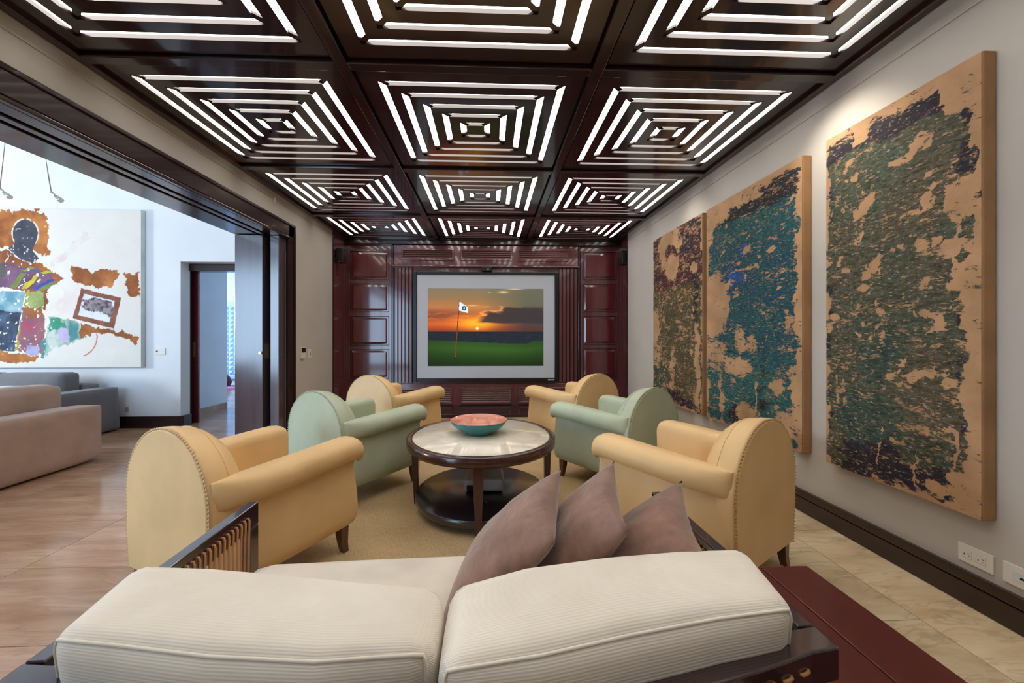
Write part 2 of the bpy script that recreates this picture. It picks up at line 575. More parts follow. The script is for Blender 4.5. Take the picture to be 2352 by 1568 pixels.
for r in range(5):
    for c in range(3):
        cx = XL + PX * (c + 0.5); cy = (ROWS[r] + ROWS[r + 1]) / 2
        co = empty('coffer', (cx, cy, 0)); co.parent = ceo
        co.scale = (1, (ROWS[r + 1] - ROWS[r]) / PYS, 1)
        for nm, me in slat_meshes: place(nm, me, co)
        for me in strip_meshes: place('light_strip', me, co)
        place('diagonal_rib', ribme, co)
        place('liner', linme, co)

# ------------------------------------------------------------------ panelled back wall
pw = MB()
pw.box(XL - 0.02, XR + 0.09, YB, YB + 0.1, 0, 2.86)
wb_ = pw.build('wall_back', M['panel_frame'])
tag(wb_, 'mahogany panelled back wall framing the projection screen', 'wall', kind='structure')
def part(name, b, m='panel_frame', bevel=0.006, parent=None):
    return box(name, M[m], b, parent or wb_, bevel)
# timber returns on both sides and plinth
part('return_panel', (XL - 0.03, XL - 0.001, YW, YB, 0, 2.84))
part('return_panel', (XR + 0.06, XR + 0.09, YW, YB, 0, 2.84))
part('end_post', (XL - 0.03, XL + 0.012, YW, YW + 0.03, 0, 2.84), 'dark_wood', 0.003)
part('end_post', (XR - 0.012, XR + 0.09, YW, YW + 0.03, 0, 2.84), 'dark_wood', 0.003)
part('plinth', (XL, XR + 0.06, 5.70, YB, 0, 0.05), 'dark_wood')
# columns with raised panels either side of the screen (the left one's tilt is added to mirror the daylight)
def panel_column(x0, x1, pivot, ang, dz):
    d = MB().box(x0 - pivot, x1 - pivot, -0.022, 0.0, 0.46, 2.60).build('panel_column', M['panel_frame'], wb_, 0.004)
    d.location = (pivot, YB - 0.004, 0); d.rotation_euler = (0, 0, ang)
    a, b = x0 + 0.04 - pivot, x1 - 0.04 - pivot
    for z0, z1 in ((2.12, 2.56), (1.585, 2.03), (1.04, 1.495), (0.495, 0.955)):
        z0 += dz; z1 += dz
        fm_ = MB(); t = 0.012
        fm_.box(a - t, b + t, -0.034, -0.021, z0 - t, z0); fm_.box(a - t, b + t, -0.034, -0.021, z1, z1 + t); fm_.box(a - t, a, -0.034, -0.021, z0, z1); fm_.box(b, b + t, -0.034, -0.021, z0, z1)
        fm_.build('panel_moulding', M['dark_wood'], d, 0.004)
        m = MB(); d0, d1, e = -0.021, -0.036, 0.035
        p0, p1, q0, q1 = a + 0.008, b - 0.008, z0 + 0.008, z1 - 0.008
        vs = [(p0, d0, q0), (p1, d0, q0), (p1, d0, q1), (p0, d0, q1), (p0 + e, d1, q0 + e), (p1 - e, d1, q0 + e), (p1 - e, d1, q1 - e), (p0 + e, d1, q1 - e)]
        m.add(vs, [(0, 1, 5, 4), (1, 2, 6, 5), (2, 3, 7, 6), (3, 0, 4, 7), (4, 5, 6, 7)])
        m.build('raised_panel', M['panel_wood'], d, 0.006)
panel_column(-2.295, -1.615, -2.295, -math.radians(2.9) * -1, 0.0)
panel_column(1.525, 2.15, 2.15, 0.0, 0.01)
# vents
def vent(x0, x1, z0, z1, n, y=YB):
    o = empty('vent', (0, 0, 0)); o.parent = wb_
    fr = MB(); t = 0.035
    fr.box(x0 - t, x1 + t, y - 0.03, y, z0 - t, z0); fr.box(x0 - t, x1 + t, y - 0.03, y, z1, z1 + t)
    fr.box(x0 - t, x0, y - 0.03, y, z0, z1); fr.box(x1, x1 + t, y - 0.03, y, z0, z1)
    fr.build('vent_frame', M['panel_frame'], o, 0.006)
    box('vent_backing', M['black_matte'], (x0, x1, y - 0.004, y - 0.001, z0, z1), o)
    h = (z1 - z0) / n
    sm = MB(); sm.add([(x0, y - 0.026, 0), (x1, y - 0.026, 0), (x1, y - 0.004, h * 0.85), (x0, y - 0.004, h * 0.85), (x0, y - 0.022, -0.004), (x1, y - 0.022, -0.004), (x1, y - 0.0, h * 0.85 - 0.004), (x0, y - 0.0, h * 0.85 - 0.004)],
                      [(0, 1, 2, 3), (4, 7, 6, 5), (0, 4, 5, 1), (1, 5, 6, 2), (2, 6, 7, 3), (3, 7, 4, 0)])
    me = sm.mesh('slat', M['slat_wood'])
    for k in range(n): place('slat', me, o, loc=(0, 0, z0 + h * k + 0.004))
part('header_board', (-1.555, 1.475, YB - 0.05, YB, 2.335, 2.672), 'panel_frame', 0.01)
part('cornice', (XL, XR + 0.06, YB - 0.085, YB, 2.672, ZC), 'dark_wood', 0.012)
part('cornice_bead', (-1.58, 1.50, YB - 0.075, YB, 2.31, 2.338), 'panel_frame', 0.01)
part('stile', (-1.60, -1.56, YB - 0.03, YB, 0, 2.67), 'dark_wood', 0.006)
part('stile', (1.478, 1.515, YB - 0.03, YB, 0, 2.67), 'dark_wood', 0.006)
for x0, x1 in ((-1.40, -0.61), (-0.435, 0.345), (0.50, 1.28)):
    vent(x0, x1, 2.45, 2.575, 4, YB - 0.05)
for x0, x1 in ((-1.44, -0.64), (-0.44, 0.335), (0.52, 1.34)):
    vent(x0, x1, 0.10, 0.30, 6, YB - 0.03)
vent(1.60, 2.06, 0.10, 0.36, 6, YB)
vent(-2.22, -1.68, 0.10, 0.36, 6, YB)
part('base_board', (-1.555, 1.475, YB - 0.03, YB, 0.0, 0.40), 'panel_frame', 0.008)
# fluted pilasters
for x0, x1 in ((-1.545, -1.255), (1.145, 1.465)):
    o = part('pilaster', (x0, x1, YB - 0.03, YB, 0.40, 2.31), 'dark_wood', 0.003)
    n = 5; w = (x1 - x0) / n
    for k in range(n):
        xc = x0 + w * (k + 0.5); r = w * 0.36
        m = MB()
        pr = [(-r, 0), (-r, 0.016), (-r * 0.8, 0.022), (r * 0.8, 0.022), (r, 0.016), (r, 0)]
        ring = lambda z: [(xc + a, YB - 0.03 - b_, z) for a, b_ in pr]
        m.sweep([ring(0.42), ring(2.30)], True, False)
        m.build('flute', M['panel_frame'], o)

# ------------------------------------------------------------------ projection screen
scr = empty('projection_screen', (-0.055, YB - 0.06, 0.43))
tag(scr, 'black framed projection screen showing a golf green at sunset', 'projection screen')
ox, oy, oz = -0.055, YB - 0.06, 0.43
def srel(b): return (b[0] - ox, b[1] - ox, b[2] - oy, b[3] - oy, b[4] - oz, b[5] - oz)
fm = MB()
for b in ((-1.245, -1.178, 6.41, 6.46, .43, 2.232), (1.075, 1.14, 6.41, 6.46, .43, 2.232), (-1.178, 1.075, 6.41, 6.46, 2.184, 2.232), (-1.178, 1.075, 6.41, 6.46, .43, .496)):
    fm.box(*srel(b))
fm.build('screen_frame', M['black'], scr, 0.008)
M['screen_white'] = emit('screen_white', (186, 190, 196), 0.10)
box('screen_surface', M['screen_white'], srel((-1.178, 1.075, 6.43, 6.445, .496, 2.184)), scr)
# small maker's plate at the lower right corner of the frame
bp = MB()
for k in range(5):
    bp.box(*srel((0.962 + 0.021 * k, 0.978 + 0.021 * k, 6.4075, 6.41, 0.452, 0.474)))
bp.build('maker_plate', M['white_plastic'], scr)

def sunset(h=230, w=344):
    v = np.linspace(0, 1, h)[:, None] * np.ones((1, w)); u = np.linspace(0, 1, w)[None, :] * np.ones((h, 1))
    def seg(x, pts):
        xs = [p[0] for p in pts]; cs = np.array([p[1] for p in pts], float)
        return np.stack([np.interp(x, xs, cs[:, k]) for k in range(3)], -1)
    sky = seg(v, [(0, (132, 120, 96)), (0.12, (150, 118, 82)), (0.25, (196, 124, 70)), (0.36, (196, 96, 54)), (0.46, (214, 100, 40)), (0.54, (150, 64, 36)), (0.56, (110, 48, 34))])
    right = seg(v, [(0, (104, 104, 84)), (0.2, (100, 98, 80)), (0.4, (80, 70, 66)), (0.56, (84, 50, 42))])
    sky = sky + (right - sky) * np.clip((u - 0.45) / 0.4, 0, 1)[..., None]
    du, dv = (u - 0.42) * 1.5, (v - 0.44)
    g = np.exp(-((du / 0.26) ** 2 + (dv / 0.11) ** 2))
    sky = sky + g[..., None] * np.array([110, 92, 0.0])
    n = vnoise((h, w), 6, 5, 3, 0.55, 2.2)
    n2 = vnoise((h, w), 4, 5, 9, 0.55, 3.5)
    band = np.exp(-((v - 0.34) / 0.07) ** 2) * np.clip(0.75 - u, 0, 1)
    cl = np.clip((n2 - 0.53) * 9, 0, 1) * np.clip(band * 1.6, 0, 1)
    sky = sky * (1 - cl[..., None] * 0.55) + np.array([96, 58, 48]) * (cl[..., None] * 0.55)
    top = 0.20 + 0.20 * np.clip((0.75 - u) / 0.35, 0, 1) + (n - 0.5) * 0.22
    bot = 0.46 + (n - 0.5) * 0.05
    dk = np.clip((v - top) * 26, 0, 1) * np.clip((bot - v) * 40, 0, 1) * np.clip((u - 0.40 - np.clip(0.44 - v, 0, 1) * 0.55) * 14, 0, 1)
    sky = sky * (1 - dk[..., None] * 0.92) + np.array([58, 50, 52]) * (dk[..., None] * 0.92)
    rim = np.clip(1 - np.abs(v - top) * 55, 0, 1) * (u > 0.42) * (u < 0.66)
    sky = sky + rim[..., None] * np.array([140, 80, 30]) * 0.6
    for (cu, cv, su, sv, k) in ((0.65, 0.045, 0.04, 0.014, 1), (0.75, 0.006, 0.07, 0.007, 1), (0.53, 0.05, 0.012, 0.006, 0.6), (0.38, 0.22, 0.05, 0.008, 0.8), (0.5, 0.235, 0.04, 0.006, 0.6)):
        e = np.exp(-(((u - cu) / su) ** 2 + ((v - cv) / sv) ** 2)) * k
        sky = sky + e[..., None] * (np.array([250, 220, 140]) - sky) * 0.9
    s = np.clip(1.25 - np.hypot((u - 0.425) * 1.5, v - 0.515) / 0.024, 0, 1)
    sky = sky * (1 - s[..., None]) + np.array([255, 250, 190]) * s[..., None]
    sea = np.array([32, 38, 48.0]) + (vnoise((h, w), 30, 3, 5, 0.6, 4)[..., None] - 0.5) * 26
    img = np.where((v < 0.555)[..., None], sky, sea)
    shore = 0.665 + 0.045 * np.clip(u / 0.7, 0, 1) - 0.03 * np.clip((u - 0.86) / 0.06, 0, 1)
    green = seg((v - shore) / (1 - shore), [(0, (46, 78, 28)), (0.3, (52, 92, 30)), (0.6, (36, 68, 20)), (1, (22, 42, 10))])
    green = green * (1 - 0.35 * np.clip(np.abs(u - 0.5) * 1.2 - 0.2, 0, 1))[..., None]
    img = np.where((v > shore)[..., None], green, img)
    # flag pole, flag, cup
    pu = 0.272 - (v - 0.16) * 0.052
    pole = (np.abs(u - pu) < 0.0045) & (v > 0.155) & (v < 0.9)
    img = np.where(pole[..., None], np.array([120, 62, 30.0]), img)
    fl_ = (u > 0.272 - (v - .16) * .05) & (u < 0.345) & (v > 0.165 + (u - 0.27) * 1.05) & (v < 0.285 + (u - 0.27) * 0.45)
    img = np.where(fl_[..., None], np.array([232, 240, 246.0]), img)
    dd = np.hypot((u - 0.312) * 1.5, v - 0.255)
    img = np.where((dd < 0.03)[..., None], np.array([30, 70, 90.0]), img)
    img = np.where((dd < 0.013)[..., None], np.array([190, 225, 235.0]), img)
    cup = np.hypot((u - 0.232) / 0.012, (v - 0.9) / 0.006) < 1
    img = np.where(cup[..., None], np.array([14, 20, 8.0]), img)
    return s2l(np.clip(img, 0, 255))
pc = image_grid('projected_picture', sunset(), (-1.003 - ox, 6.4285 - oy, 1.96 - oz), (1.895, 0, 0), (0, 0, -1.268), attr_mat('sunset_projection', 1.05, 0.9, 0.0), scr)
# sensor bar above the screen
sb = empty('sensor_bar', (-0.04, YB - 0.075, 2.24))
tag(sb, 'small dark sensor box mounted above the screen frame', 'sensor')
box('housing', M['black'], (-0.085, 0.085, -0.04, 0.02, 0, 0.07), sb, 0.01)
MB().tube([(0.02, -0.038, 0.03), (0.02, -0.05, 0.03)], 0.014, 12).build('lens', M['steel'], sb)

# ------------------------------------------------------------------ wall speakers
def speaker(x, sgn, label):
    o = empty('wall_speaker', (x, 6.10, 2.30)); tag(o, label, 'speaker', 'small black wall speakers')
    box('cabinet', M['black'], (-0.055, 0.055, -0.07, 0.07, 0, 0.22), o, 0.012)
    box('grille', M['black_matte'], (-0.045, 0.045, -0.078, -0.068, 0.02, 0.20), o, 0.006)
    box('bracket', M['black'], (min(0, -sgn * 0.075), max(0, -sgn * 0.075), -0.02, 0.02, 0.08, 0.14), o, 0.004)
    box('badge', M['steel'], (-0.014, 0.014, -0.081, -0.077, 0.008, 0.016), o)
speaker(XL + 0.072, 1, 'small black speaker high at the left end of the panelled wall')
speaker(XR - 0.012, -1, 'small black speaker high at the right end of the panelled wall')

# ------------------------------------------------------------------ sliding door opening in the left wall
dr = empty('door_1', (XL, 4.6, 0))
tag(dr, 'wide dark timber casing and pocket of the sliding door opening', 'door', kind='structure')
def dpart(name, b, m='dark_wood', bevel=0.005):
    return box(name, M[m], (b[0] - XL, b[1] - XL, b[2] - 4.6, b[3] - 4.6, b[4], b[5]), dr, bevel)
# casing on the lounge side: jamb and head, stepped
dpart('jamb_casing', (XL - 0.01, XL + 0.03, 4.62, 4.765, 0, 2.49))
dpart('jamb_bead', (XL, XL + 0.042, 4.735, 4.765, 0, 2.49))
dpart('head_casing', (XL - 0.01, XL + 0.03, -1.0, 4.735, 2.34, 2.49), 'dark_wood_h')
dpart('head_bead', (XL, XL + 0.042, -1.0, 4.735, 2.462, 2.49), 'dark_wood_h')
dpart('head_bead', (XL, XL + 0.036, -1.0, 4.62, 2.31, 2.335), 'dark_wood_h')
# soffit boards with track grooves
dpart('soffit_board', (XL - 0.10, XL, -1.0, 4.62, 2.31, 2.39), 'dark_wood_h')
dpart('track_groove', (XF + 0.002, XL - 0.01, -1.0, 4.62, 2.405, 2.47), 'black_matte', 0)
dpart('soffit_board', (XL - 0.19, XL - 0.135, -1.0, 4.62, 2.31, 2.40), 'dark_wood_h')
dpart('soffit_board', (XF - 0.005, XL - 0.225, -1.0, 4.62, 2.31, 2.40), 'dark_wood_h')
# jamb face: two polished panels either side of a dark slot
dpart('jamb_panel', (XL - 0.10, XL - 0.005, 4.47, 4.62, 0, 2.309), 'jamb_wood')
dpart('door_slot', (XL - 0.165, XL - 0.10, 4.585, 4.60, 0, 2.309), 'black_matte', 0)
sl = dpart('sliding_door_leaf', (XF - 0.0, XL - 0.165, 4.44, 4.62, 0, 2.305), 'jamb_wood')
lk = MB(); lk.tube([(-0.185, 4.442 - 4.6, 1.0), (-0.185, 4.42 - 4.6, 1.0)], 0.016, 12)
lk.build('lock_knob', M['steel'], sl)
box('latch_plate', M['brass'], (-0.16, -0.105, -0.022, -0.013, 0.93, 1.10), sl, 0.003)

# thermostat, switch and hook on the left wall
def wall_thing(name, label, cat, loc, parts, rz):
    o = empty(name, loc, rz); tag(o, label, cat)
    for (nm, m, b) in parts: box(nm, M[m], b, o, 0.002)
    return o
# local: x along the wall, y out of the wall toward -y, z up
RL = math.radians(90)      # plate on left wall faces +X
wall_thing('thermostat', 'black and white thermostat on the wall beside the door casing', 'thermostat', (XL, 5.0, 0.975),
           [('base', 'white_plastic', (-0.055, 0.055, -0.02, 0, -0.07, 0.07)), ('display', 'black', (-0.05, 0.05, -0.023, -0.02, 0.005, 0.065))], RL)
wall_thing('light_switch', 'white light switch plate beside the thermostat', 'switch', (XL, 5.20, 0.955),
           [('plate', 'white_plastic', (-0.038, 0.038, -0.008, 0, -0.06, 0.06)), ('rocker', 'grey_plastic', (-0.012, 0.012, -0.014, -0.008, -0.025, 0.03))], RL)
wall_thing('wall_hook', 'tiny white hook high on the left wall under the ceiling', 'hook', (XL, 4.36, 2.66),
           [('plate', 'white_plastic', (-0.012, 0.012, -0.012, 0, -0.03, 0.04)), ('peg', 'white_plastic', (-0.006, 0.006, -0.03, -0.012, -0.03, -0.02))], RL)
# outlets on right wall (faces -X)
RR = math.radians(-90)
oA = wall_thing('wall_outlet', 'white duplex power outlet low on the right wall', 'outlet', (XR, 1.632, 0.222), [('plate', 'white_plastic', (-0.062, 0.062, -0.008, 0, -0.04, 0.04))], RR)
for x in (-0.028, 0.022):
    r = box('receptacle', M['white_plastic'], (x - 0.017, x + 0.017, -0.0105, -0.008, -0.017, 0.017), oA, 0.003)
    hm = MB()
    hm.box(x - 0.010, x - 0.007, -0.0112, -0.0104, -0.007, 0.001); hm.box(x + 0.004, x + 0.0115, -0.0112, -0.0104, 0.004, 0.006); hm.box(x + 0.004, x + 0.0115, -0.0112, -0.0104, -0.007, -0.005)
    hm.build('slots', M['black_matte'], r)
oB = wall_thing('wall_outlet', 'white wall plate with a recessed socket at the right edge', 'outlet', (XR, 1.475, 0.222), [('plate', 'white_plastic', (-0.064, 0.064, -0.008, 0, -0.042, 0.042)), ('insert', 'pale_cloth', (-0.035, 0.035, -0.0095, -0.008, -0.018, 0.018)), ('jack', 'black_matte', (-0.01, 0.03, -0.0105, -0.009, -0.006, 0.003))], RR)

# ------------------------------------------------------------------ abstract canvases on the right wall
def canvas_mat(name, ramp_stops, dark, fleck, tan, seed, streak=1.0):
    t = NT(name)
    a = t.node('ShaderNodeAttribute', attribute_name='ctrl')
    sep = t.node('ShaderNodeSeparateColor'); t.link(a.outputs['Color'], sep.inputs[0])
    cov, hue, drk = sep.outputs[0], sep.outputs[1], sep.outputs[2]
    loc = (seed * 3.1, seed * 1.7, seed * 2.3)
    v = t.coord('Object', (1, 1, 1), loc=loc)
    vh = t.coord('Object', (1, 0.55, 1.0 + 0.5 * streak), loc=loc)
    n1 = t.noise(vh, 26, 8, 0.75, 0.5)
    n2 = t.noise(vh, 9, 5, 0.6, 0.3)
    n3 = t.noise(v, 5, 4, 0.6, 0.2)
    n4 = t.noise(v, 75, 4, 0.7)
    n6 = t.noise(vh, 62, 6, 0.8, 0.6)
    s = t.math('ADD', cov, t.math('ADD', t.math('MULTIPLY', t.math('SUBTRACT', n1, 0.5), 3.1), t.math('ADD', t.math('MULTIPLY', t.math('SUBTRACT', n6, 0.5), 2.2), t.math('MULTIPLY', t.math('SUBTRACT', n2, 0.5), 1.7))))
    mask = t.math('MULTIPLY', t.math('SUBTRACT', s, 0.5), 14.0, clamp=True)
    edge = t.math('SUBTRACT', 1.0, t.math('MULTIPLY', t.math('ABSOLUTE', t.math('SUBTRACT', s, 0.54)), 9.0), clamp=True)
    h = t.math('ADD', hue, t.math('MULTIPLY', t.math('SUBTRACT', n3, 0.5), 0.9), clamp=True)
    pc_ = t.ramp(h, ramp_stops)
    dm = t.math('MULTIPLY', t.math('SUBTRACT', t.math('ADD', drk, t.math('MULTIPLY', t.math('SUBTRACT', n2, 0.5), 2.4)), 0.5), 5.0, clamp=True)
    pc_ = t.mix(dm, pc_, lin(dark))
    pc_ = t.mix(t.math('MULTIPLY', edge, 0.55), pc_, lin((24, 24, 26)))
    k = t.math('MULTIPLY_ADD', t.math('SUBTRACT', t.noise(vh, 48, 6, 0.75, 0.4), 0.5), 4.2, 1.0, clamp=False)
    k = t.math('MINIMUM', t.math('MAXIMUM', k, 0.25), 1.7)
    pc_ = t.mix(1.0, pc_, k, 'MULTIPLY')
    bk = t.math('MULTIPLY', t.math('SUBTRACT', t.noise(vh, 40, 7, 0.8, 0.7), 0.535), 12.0, clamp=True)
    pc_ = t.mix(t.math('MULTIPLY', bk, 0.72), pc_, lin((22, 24, 24)))
    fl_ = t.math('MULTIPLY', t.math('SUBTRACT', t.noise(vh, 58, 3, 0.6), 0.60), 14.0, clamp=True)
    pc_ = t.mix(t.math('MULTIPLY', fl_, 0.8), pc_, lin(fleck))
    tn = t.ramp(t.noise(v, 6, 5), [(0.3, tuple(c * 0.9 for c in tan)), (0.7, tuple(min(255, c * 1.06) for c in tan))])
    t.link(t.mix(mask, tn, pc_), t.b.inputs['Base Color'])
    t.set(Roughness=0.75)
    t.b.inputs['Specular IOR Level'].default_value = 0.3
    t.bump(t.math('ADD', t.math('MULTIPLY', mask, 0.7), t.math('MULTIPLY', n4, 0.8)), 0.5, 0.006)
    return t.m

def blob_map(h, w, base, items):
    """items: (channel, cx, cy, rx, ry, value, softness, angle) in u,v fractions; later ones overwrite"""
    A = np.zeros((h, w, 3)); A[:] = base
    u = np.linspace(0, 1, w)[None, :] * np.ones((h, 1)); v = np.linspace(0, 1, h)[:, None] * np.ones((1, w))
    wu = (vnoise((h, w), 7, 4, 77, 0.6, 2.0) - 0.5) * 0.13; wv = (vnoise((h, w), 7, 4, 78, 0.6, 2.0) - 0.5) * 0.06
    wu += (vnoise((h, w), 30, 3, 79, 0.6, 2.0) - 0.5) * 0.05
    u = u + wu; v = v + wv
    for it in items:
        ch, cx, cy, rx, ry, val = it[:6]; soft = it[6] if len(it) > 6 else 0.3; ang = it[7] if len(it) > 7 else 0; shape = it[8] if len(it) > 8 else 'e'
        dx, dy = u - cx, v - cy
        x = dx * math.cos(ang) + dy * math.sin(ang); y = -dx * math.sin(ang) + dy * math.cos(ang)
        d = np.hypot(x / rx, y / ry) if shape == 'e' else np.maximum(np.abs(x / rx), np.abs(y / ry))
        k = np.clip((1 + soft - d) / (2 * soft), 0, 1)
        A[..., ch] = A[..., ch] * (1 - k) + val * k
    return A

M['linen_tan'] = mat('raw_linen_edge', (164, 124, 86), 0.9, 0.08, 5, 0.2, 220)
def canvas(label, y_far, y_near, z0, z1, x_face, ctrl, m):
    o = empty('abstract_canvas', (XR, (y_far + y_near) / 2, z0)); tag(o, label, 'painting', 'abstract canvases on the right wall')
    L = (y_far - y_near) / 2; H = z1 - z0; d = XR - x_face
    MB().box(-d + 0.001, -0.001, -L, L, 0, H).build('stretched_linen', M['linen_tan'], o, 0.006)
    g = image_grid('painted_face', ctrl, (-d - 0.0015, L - 0.004, H - 0.004), (0, -2 * L + 0.008, 0), (0, 0, -H + 0.008), m, o, 'ctrl')
    return o
rect = lambda ch, x0, x1, y0, y1, val, soft=0.1: (ch, (x0 + x1) / 2, (y0 + y1) / 2, max((x1 - x0) / 2, 1e-3), max((y1 - y0) / 2, 1e-3), val, soft, 0, 'r')
rb = np.random.RandomState(5)
def spots(n, x0, x1, y0, y1, r0, r1, val):
    out = []
    for _ in range(n):
        r = r0 + (r1 - r0) * rb.rand() ** 2
        out.append((0, x0 + (x1 - x0) * rb.rand(), y0 + (y1 - y0) * rb.rand(), r * 1.5, r * 0.62, val, 0.35, -0.4 + rb.rand() * 0.5))
    return out
TAN = (186, 146, 108)
# nearest, olive green
i1 = [rect(0, 0.02, 0.915, 0.02, 0.995, 0.88, 0.03)]
i1 += [rect(0, -0.1, 1.1, -0.05, 0.012, 0.0, 0.1), rect(0, 0.80, 1.1, -0.05, 0.105, 0.0, 0.05), rect(0, 0.24, 0.36, -0.02, 0.072, 0.02, 0.15), rect(0, 0.36, 0.86, -0.02, 0.03, 0.12, 0.4),
       rect(0, 0.885, 0.955, 0.115, 0.26, 0.72, 0.1), rect(0, 0.835, 0.92, 0.27, 0.36, 0.12, 0.25), rect(0, 0.88, 0.96, 0.34, 0.42, 0.75, 0.15), rect(0, 0.862, 0.885, 0.345, 0.47, 0.0, 0.1), rect(0, 0.865, 0.955, 0.455, 0.50, 0.1, 0.2), rect(0, 0.86, 0.93, 0.50, 0.565, 0.72, 0.15),
       rect(0, 0.92, 1.1, 0.52, 0.80, 0.0, 0.03), rect(0, 0.75, 0.82, 0.565, 0.605, 0.05, 0.2), rect(0, 0.84, 0.858, 0.80, 0.90, 0.0, 0.1), rect(0, 0.84, 1.05, 0.905, 0.955, 0.03, 0.06), (0, 0.93, 0.985, 0.12, 0.05, 0.35, 0.4),
       rect(0, 0.655, 0.668, 0.865, 0.99, 0.0, 0.2), rect(0, 0.425, 0.437, 0.855, 0.96, 0.05, 0.2), rect(0, 0.10, 0.118, 0.72, 0.80, 0.05, 0.2), (0, 0.76, 0.955, 0.05, 0.02, 0.15)]
i1 += [(0, 0.30, 0.255, 0.075, 0.022, 0.0, 0.2, -0.35), (0, 0.63, 0.145, 0.06, 0.014, 0.0, 0.3, -0.4), (0, 0.53, 0.165, 0.05, 0.010, 0.0, 0.3), (0, 0.16, 0.415, 0.035, 0.014, 0.0, 0.2), (0, 0.36, 0.42, 0.06, 0.016, 0.0, 0.2, -0.3), (0, 0.33, 0.465, 0.05, 0.013, 0.05, 0.2),
       (0, 0.70, 0.39, 0.045, 0.016, 0.1, 0.2), (0, 0.79, 0.395, 0.025, 0.014, 0.1, 0.2), (0, 0.76, 0.275, 0.028, 0.018, 0.1, 0.3), (0, 0.68, 0.70, 0.10, 0.012, 0.12, 0.3, -0.1)]
i1 += spots(60, 0.04, 0.88, 0.10, 0.88, 0.008, 0.026, 0.2)
i1 += [rect(1, -0.1, 1.1, -0.1, 1.1, 0.42), (1, 0.3, 0.18, 0.4, 0.1, 0.62), (1, 0.7, 0.25, 0.25, 0.10, 0.25), (1, 0.45, 0.55, 0.3, 0.1, 0.55), (1, 0.45, 0.68, 0.15, 0.07, 0.85), (1, 0.70, 0.74, 0.22, 0.10, 0.15), (1, 0.35, 0.84, 0.28, 0.08, 0.75)]
i1 += [rect(2, 0.0, 0.86, 0.0, 0.085, 0.8, 0.2), rect(2, 0.9, 1, 0.1, 0.3, 0.7, 0.2), rect(2, -0.1, 0.07, 0, 1, 0.5, 0.3), rect(2, 0.1, 0.9, 0.90, 1.02, 0.85, 0.25), rect(2, 0.88, 0.93, 0.5, 0.85, 0.5, 0.3)]
olive = [(0.0, (90, 80, 62)), (0.3, (84, 80, 63)), (0.55, (76, 82, 66)), (0.75, (60, 76, 66)), (1.0, (46, 68, 72))]
canvas('tall olive green and tan abstract canvas, the nearest on the right wall', 2.33, 1.563, 0.412, 2.39, 2.068, blob_map(330, 170, (0, 0.4, 0), i1),
       canvas_mat('olive_abstract', olive, (46, 40, 50), (176, 156, 140), TAN, 1.0))
# middle, teal
i2 = [rect(0, 0.03, 0.955, 0.06, 0.99, 0.9, 0.03), rect(0, -0.1, 0.30, -0.05, 0.10, 0.05, 0.15), rect(0, 0.3, 0.7, -0.05, 0.05, 0.2, 0.3), rect(0, -0.1, 0.10, 0.09, 0.18, 0.1, 0.2), rect(0, 0.66, 0.98, 0.03, 0.10, 0.72, 0.2),
      (0, 0.13, 0.46, 0.19, 0.135, 0.0, 0.12), (0, 0.05, 0.50, 0.14, 0.12, 0.0, 0.15), (0, 0.40, 0.735, 0.17, 0.045, 0.12, 0.3), (0, 0.14, 0.70, 0.14, 0.07, 0.30, 0.3), (0, 0.42, 0.62, 0.06, 0.05, 0.2, 0.3), (0, 0.55, 0.635, 0.05, 0.03, 0.15),
      (0, 0.84, 0.93, 0.09, 0.06, 0.05, 0.25), (0, 0.93, 0.82, 0.035, 0.12, 0.15, 0.3), (0, 0.50, 0.93, 0.10, 0.045, 0.12, 0.3), (0, 0.22, 0.88, 0.03, 0.12, 0.3), (0, 0.80, 0.78, 0.06, 0.03, 0.2), rect(0, 0.61, 0.625, 0.80, 0.93, 0.0, 0.2), (0, 0.9, 0.55, 0.03, 0.05, 0.2), (0, 0.5, 0.245, 0.045, 0.01, 0.1), (0, 0.62, 0.33, 0.022, 0.015, 0.1), (0, 0.45, 0.33, 0.14, 0.008, 0.2)]
i2 += spots(40, 0.06, 0.95, 0.12, 0.95, 0.006, 0.02, 0.2)
i2 += [rect(1, -0.1, 1.1, -0.1, 1.1, 0.5), (1, 0.6, 0.18, 0.3, 0.06, 0.3), (1, 0.35, 0.36, 0.16, 0.05, 0.95, 0.5), (1, 0.45, 0.24, 0.10, 0.03, 0.9, 0.5), (1, 0.75, 0.4, 0.2, 0.1, 0.55), (1, 0.2, 0.85, 0.3, 0.15, 0.2), (1, 0.7, 0.85, 0.2, 0.15, 0.15)]
i2 += [rect(2, 0.15, 1.0, 0.0, 0.115, 0.85, 0.15), (2, 0.7, 0.8, 0.09, 0.14, 0.42), (2, 0.4, 0.95, 0.1, 0.06, 0.55), (2, 0.25, 0.66, 0.1, 0.04, 0.4)]
teal = [(0.0, (44, 92, 86)), (0.3, (38, 88, 90)), (0.6, (32, 76, 88)), (0.85, (34, 74, 100)), (1.0, (44, 88, 156))]
canvas('tall teal blue and tan abstract canvas in the middle of the three', 3.657, 2.508, 0.412, 2.385, 2.068, blob_map(330, 200, (0, 0.4, 0), i2),
       canvas_mat('teal_abstract', teal, (40, 42, 44), (170, 130, 104), TAN, 2.4, 1.6))
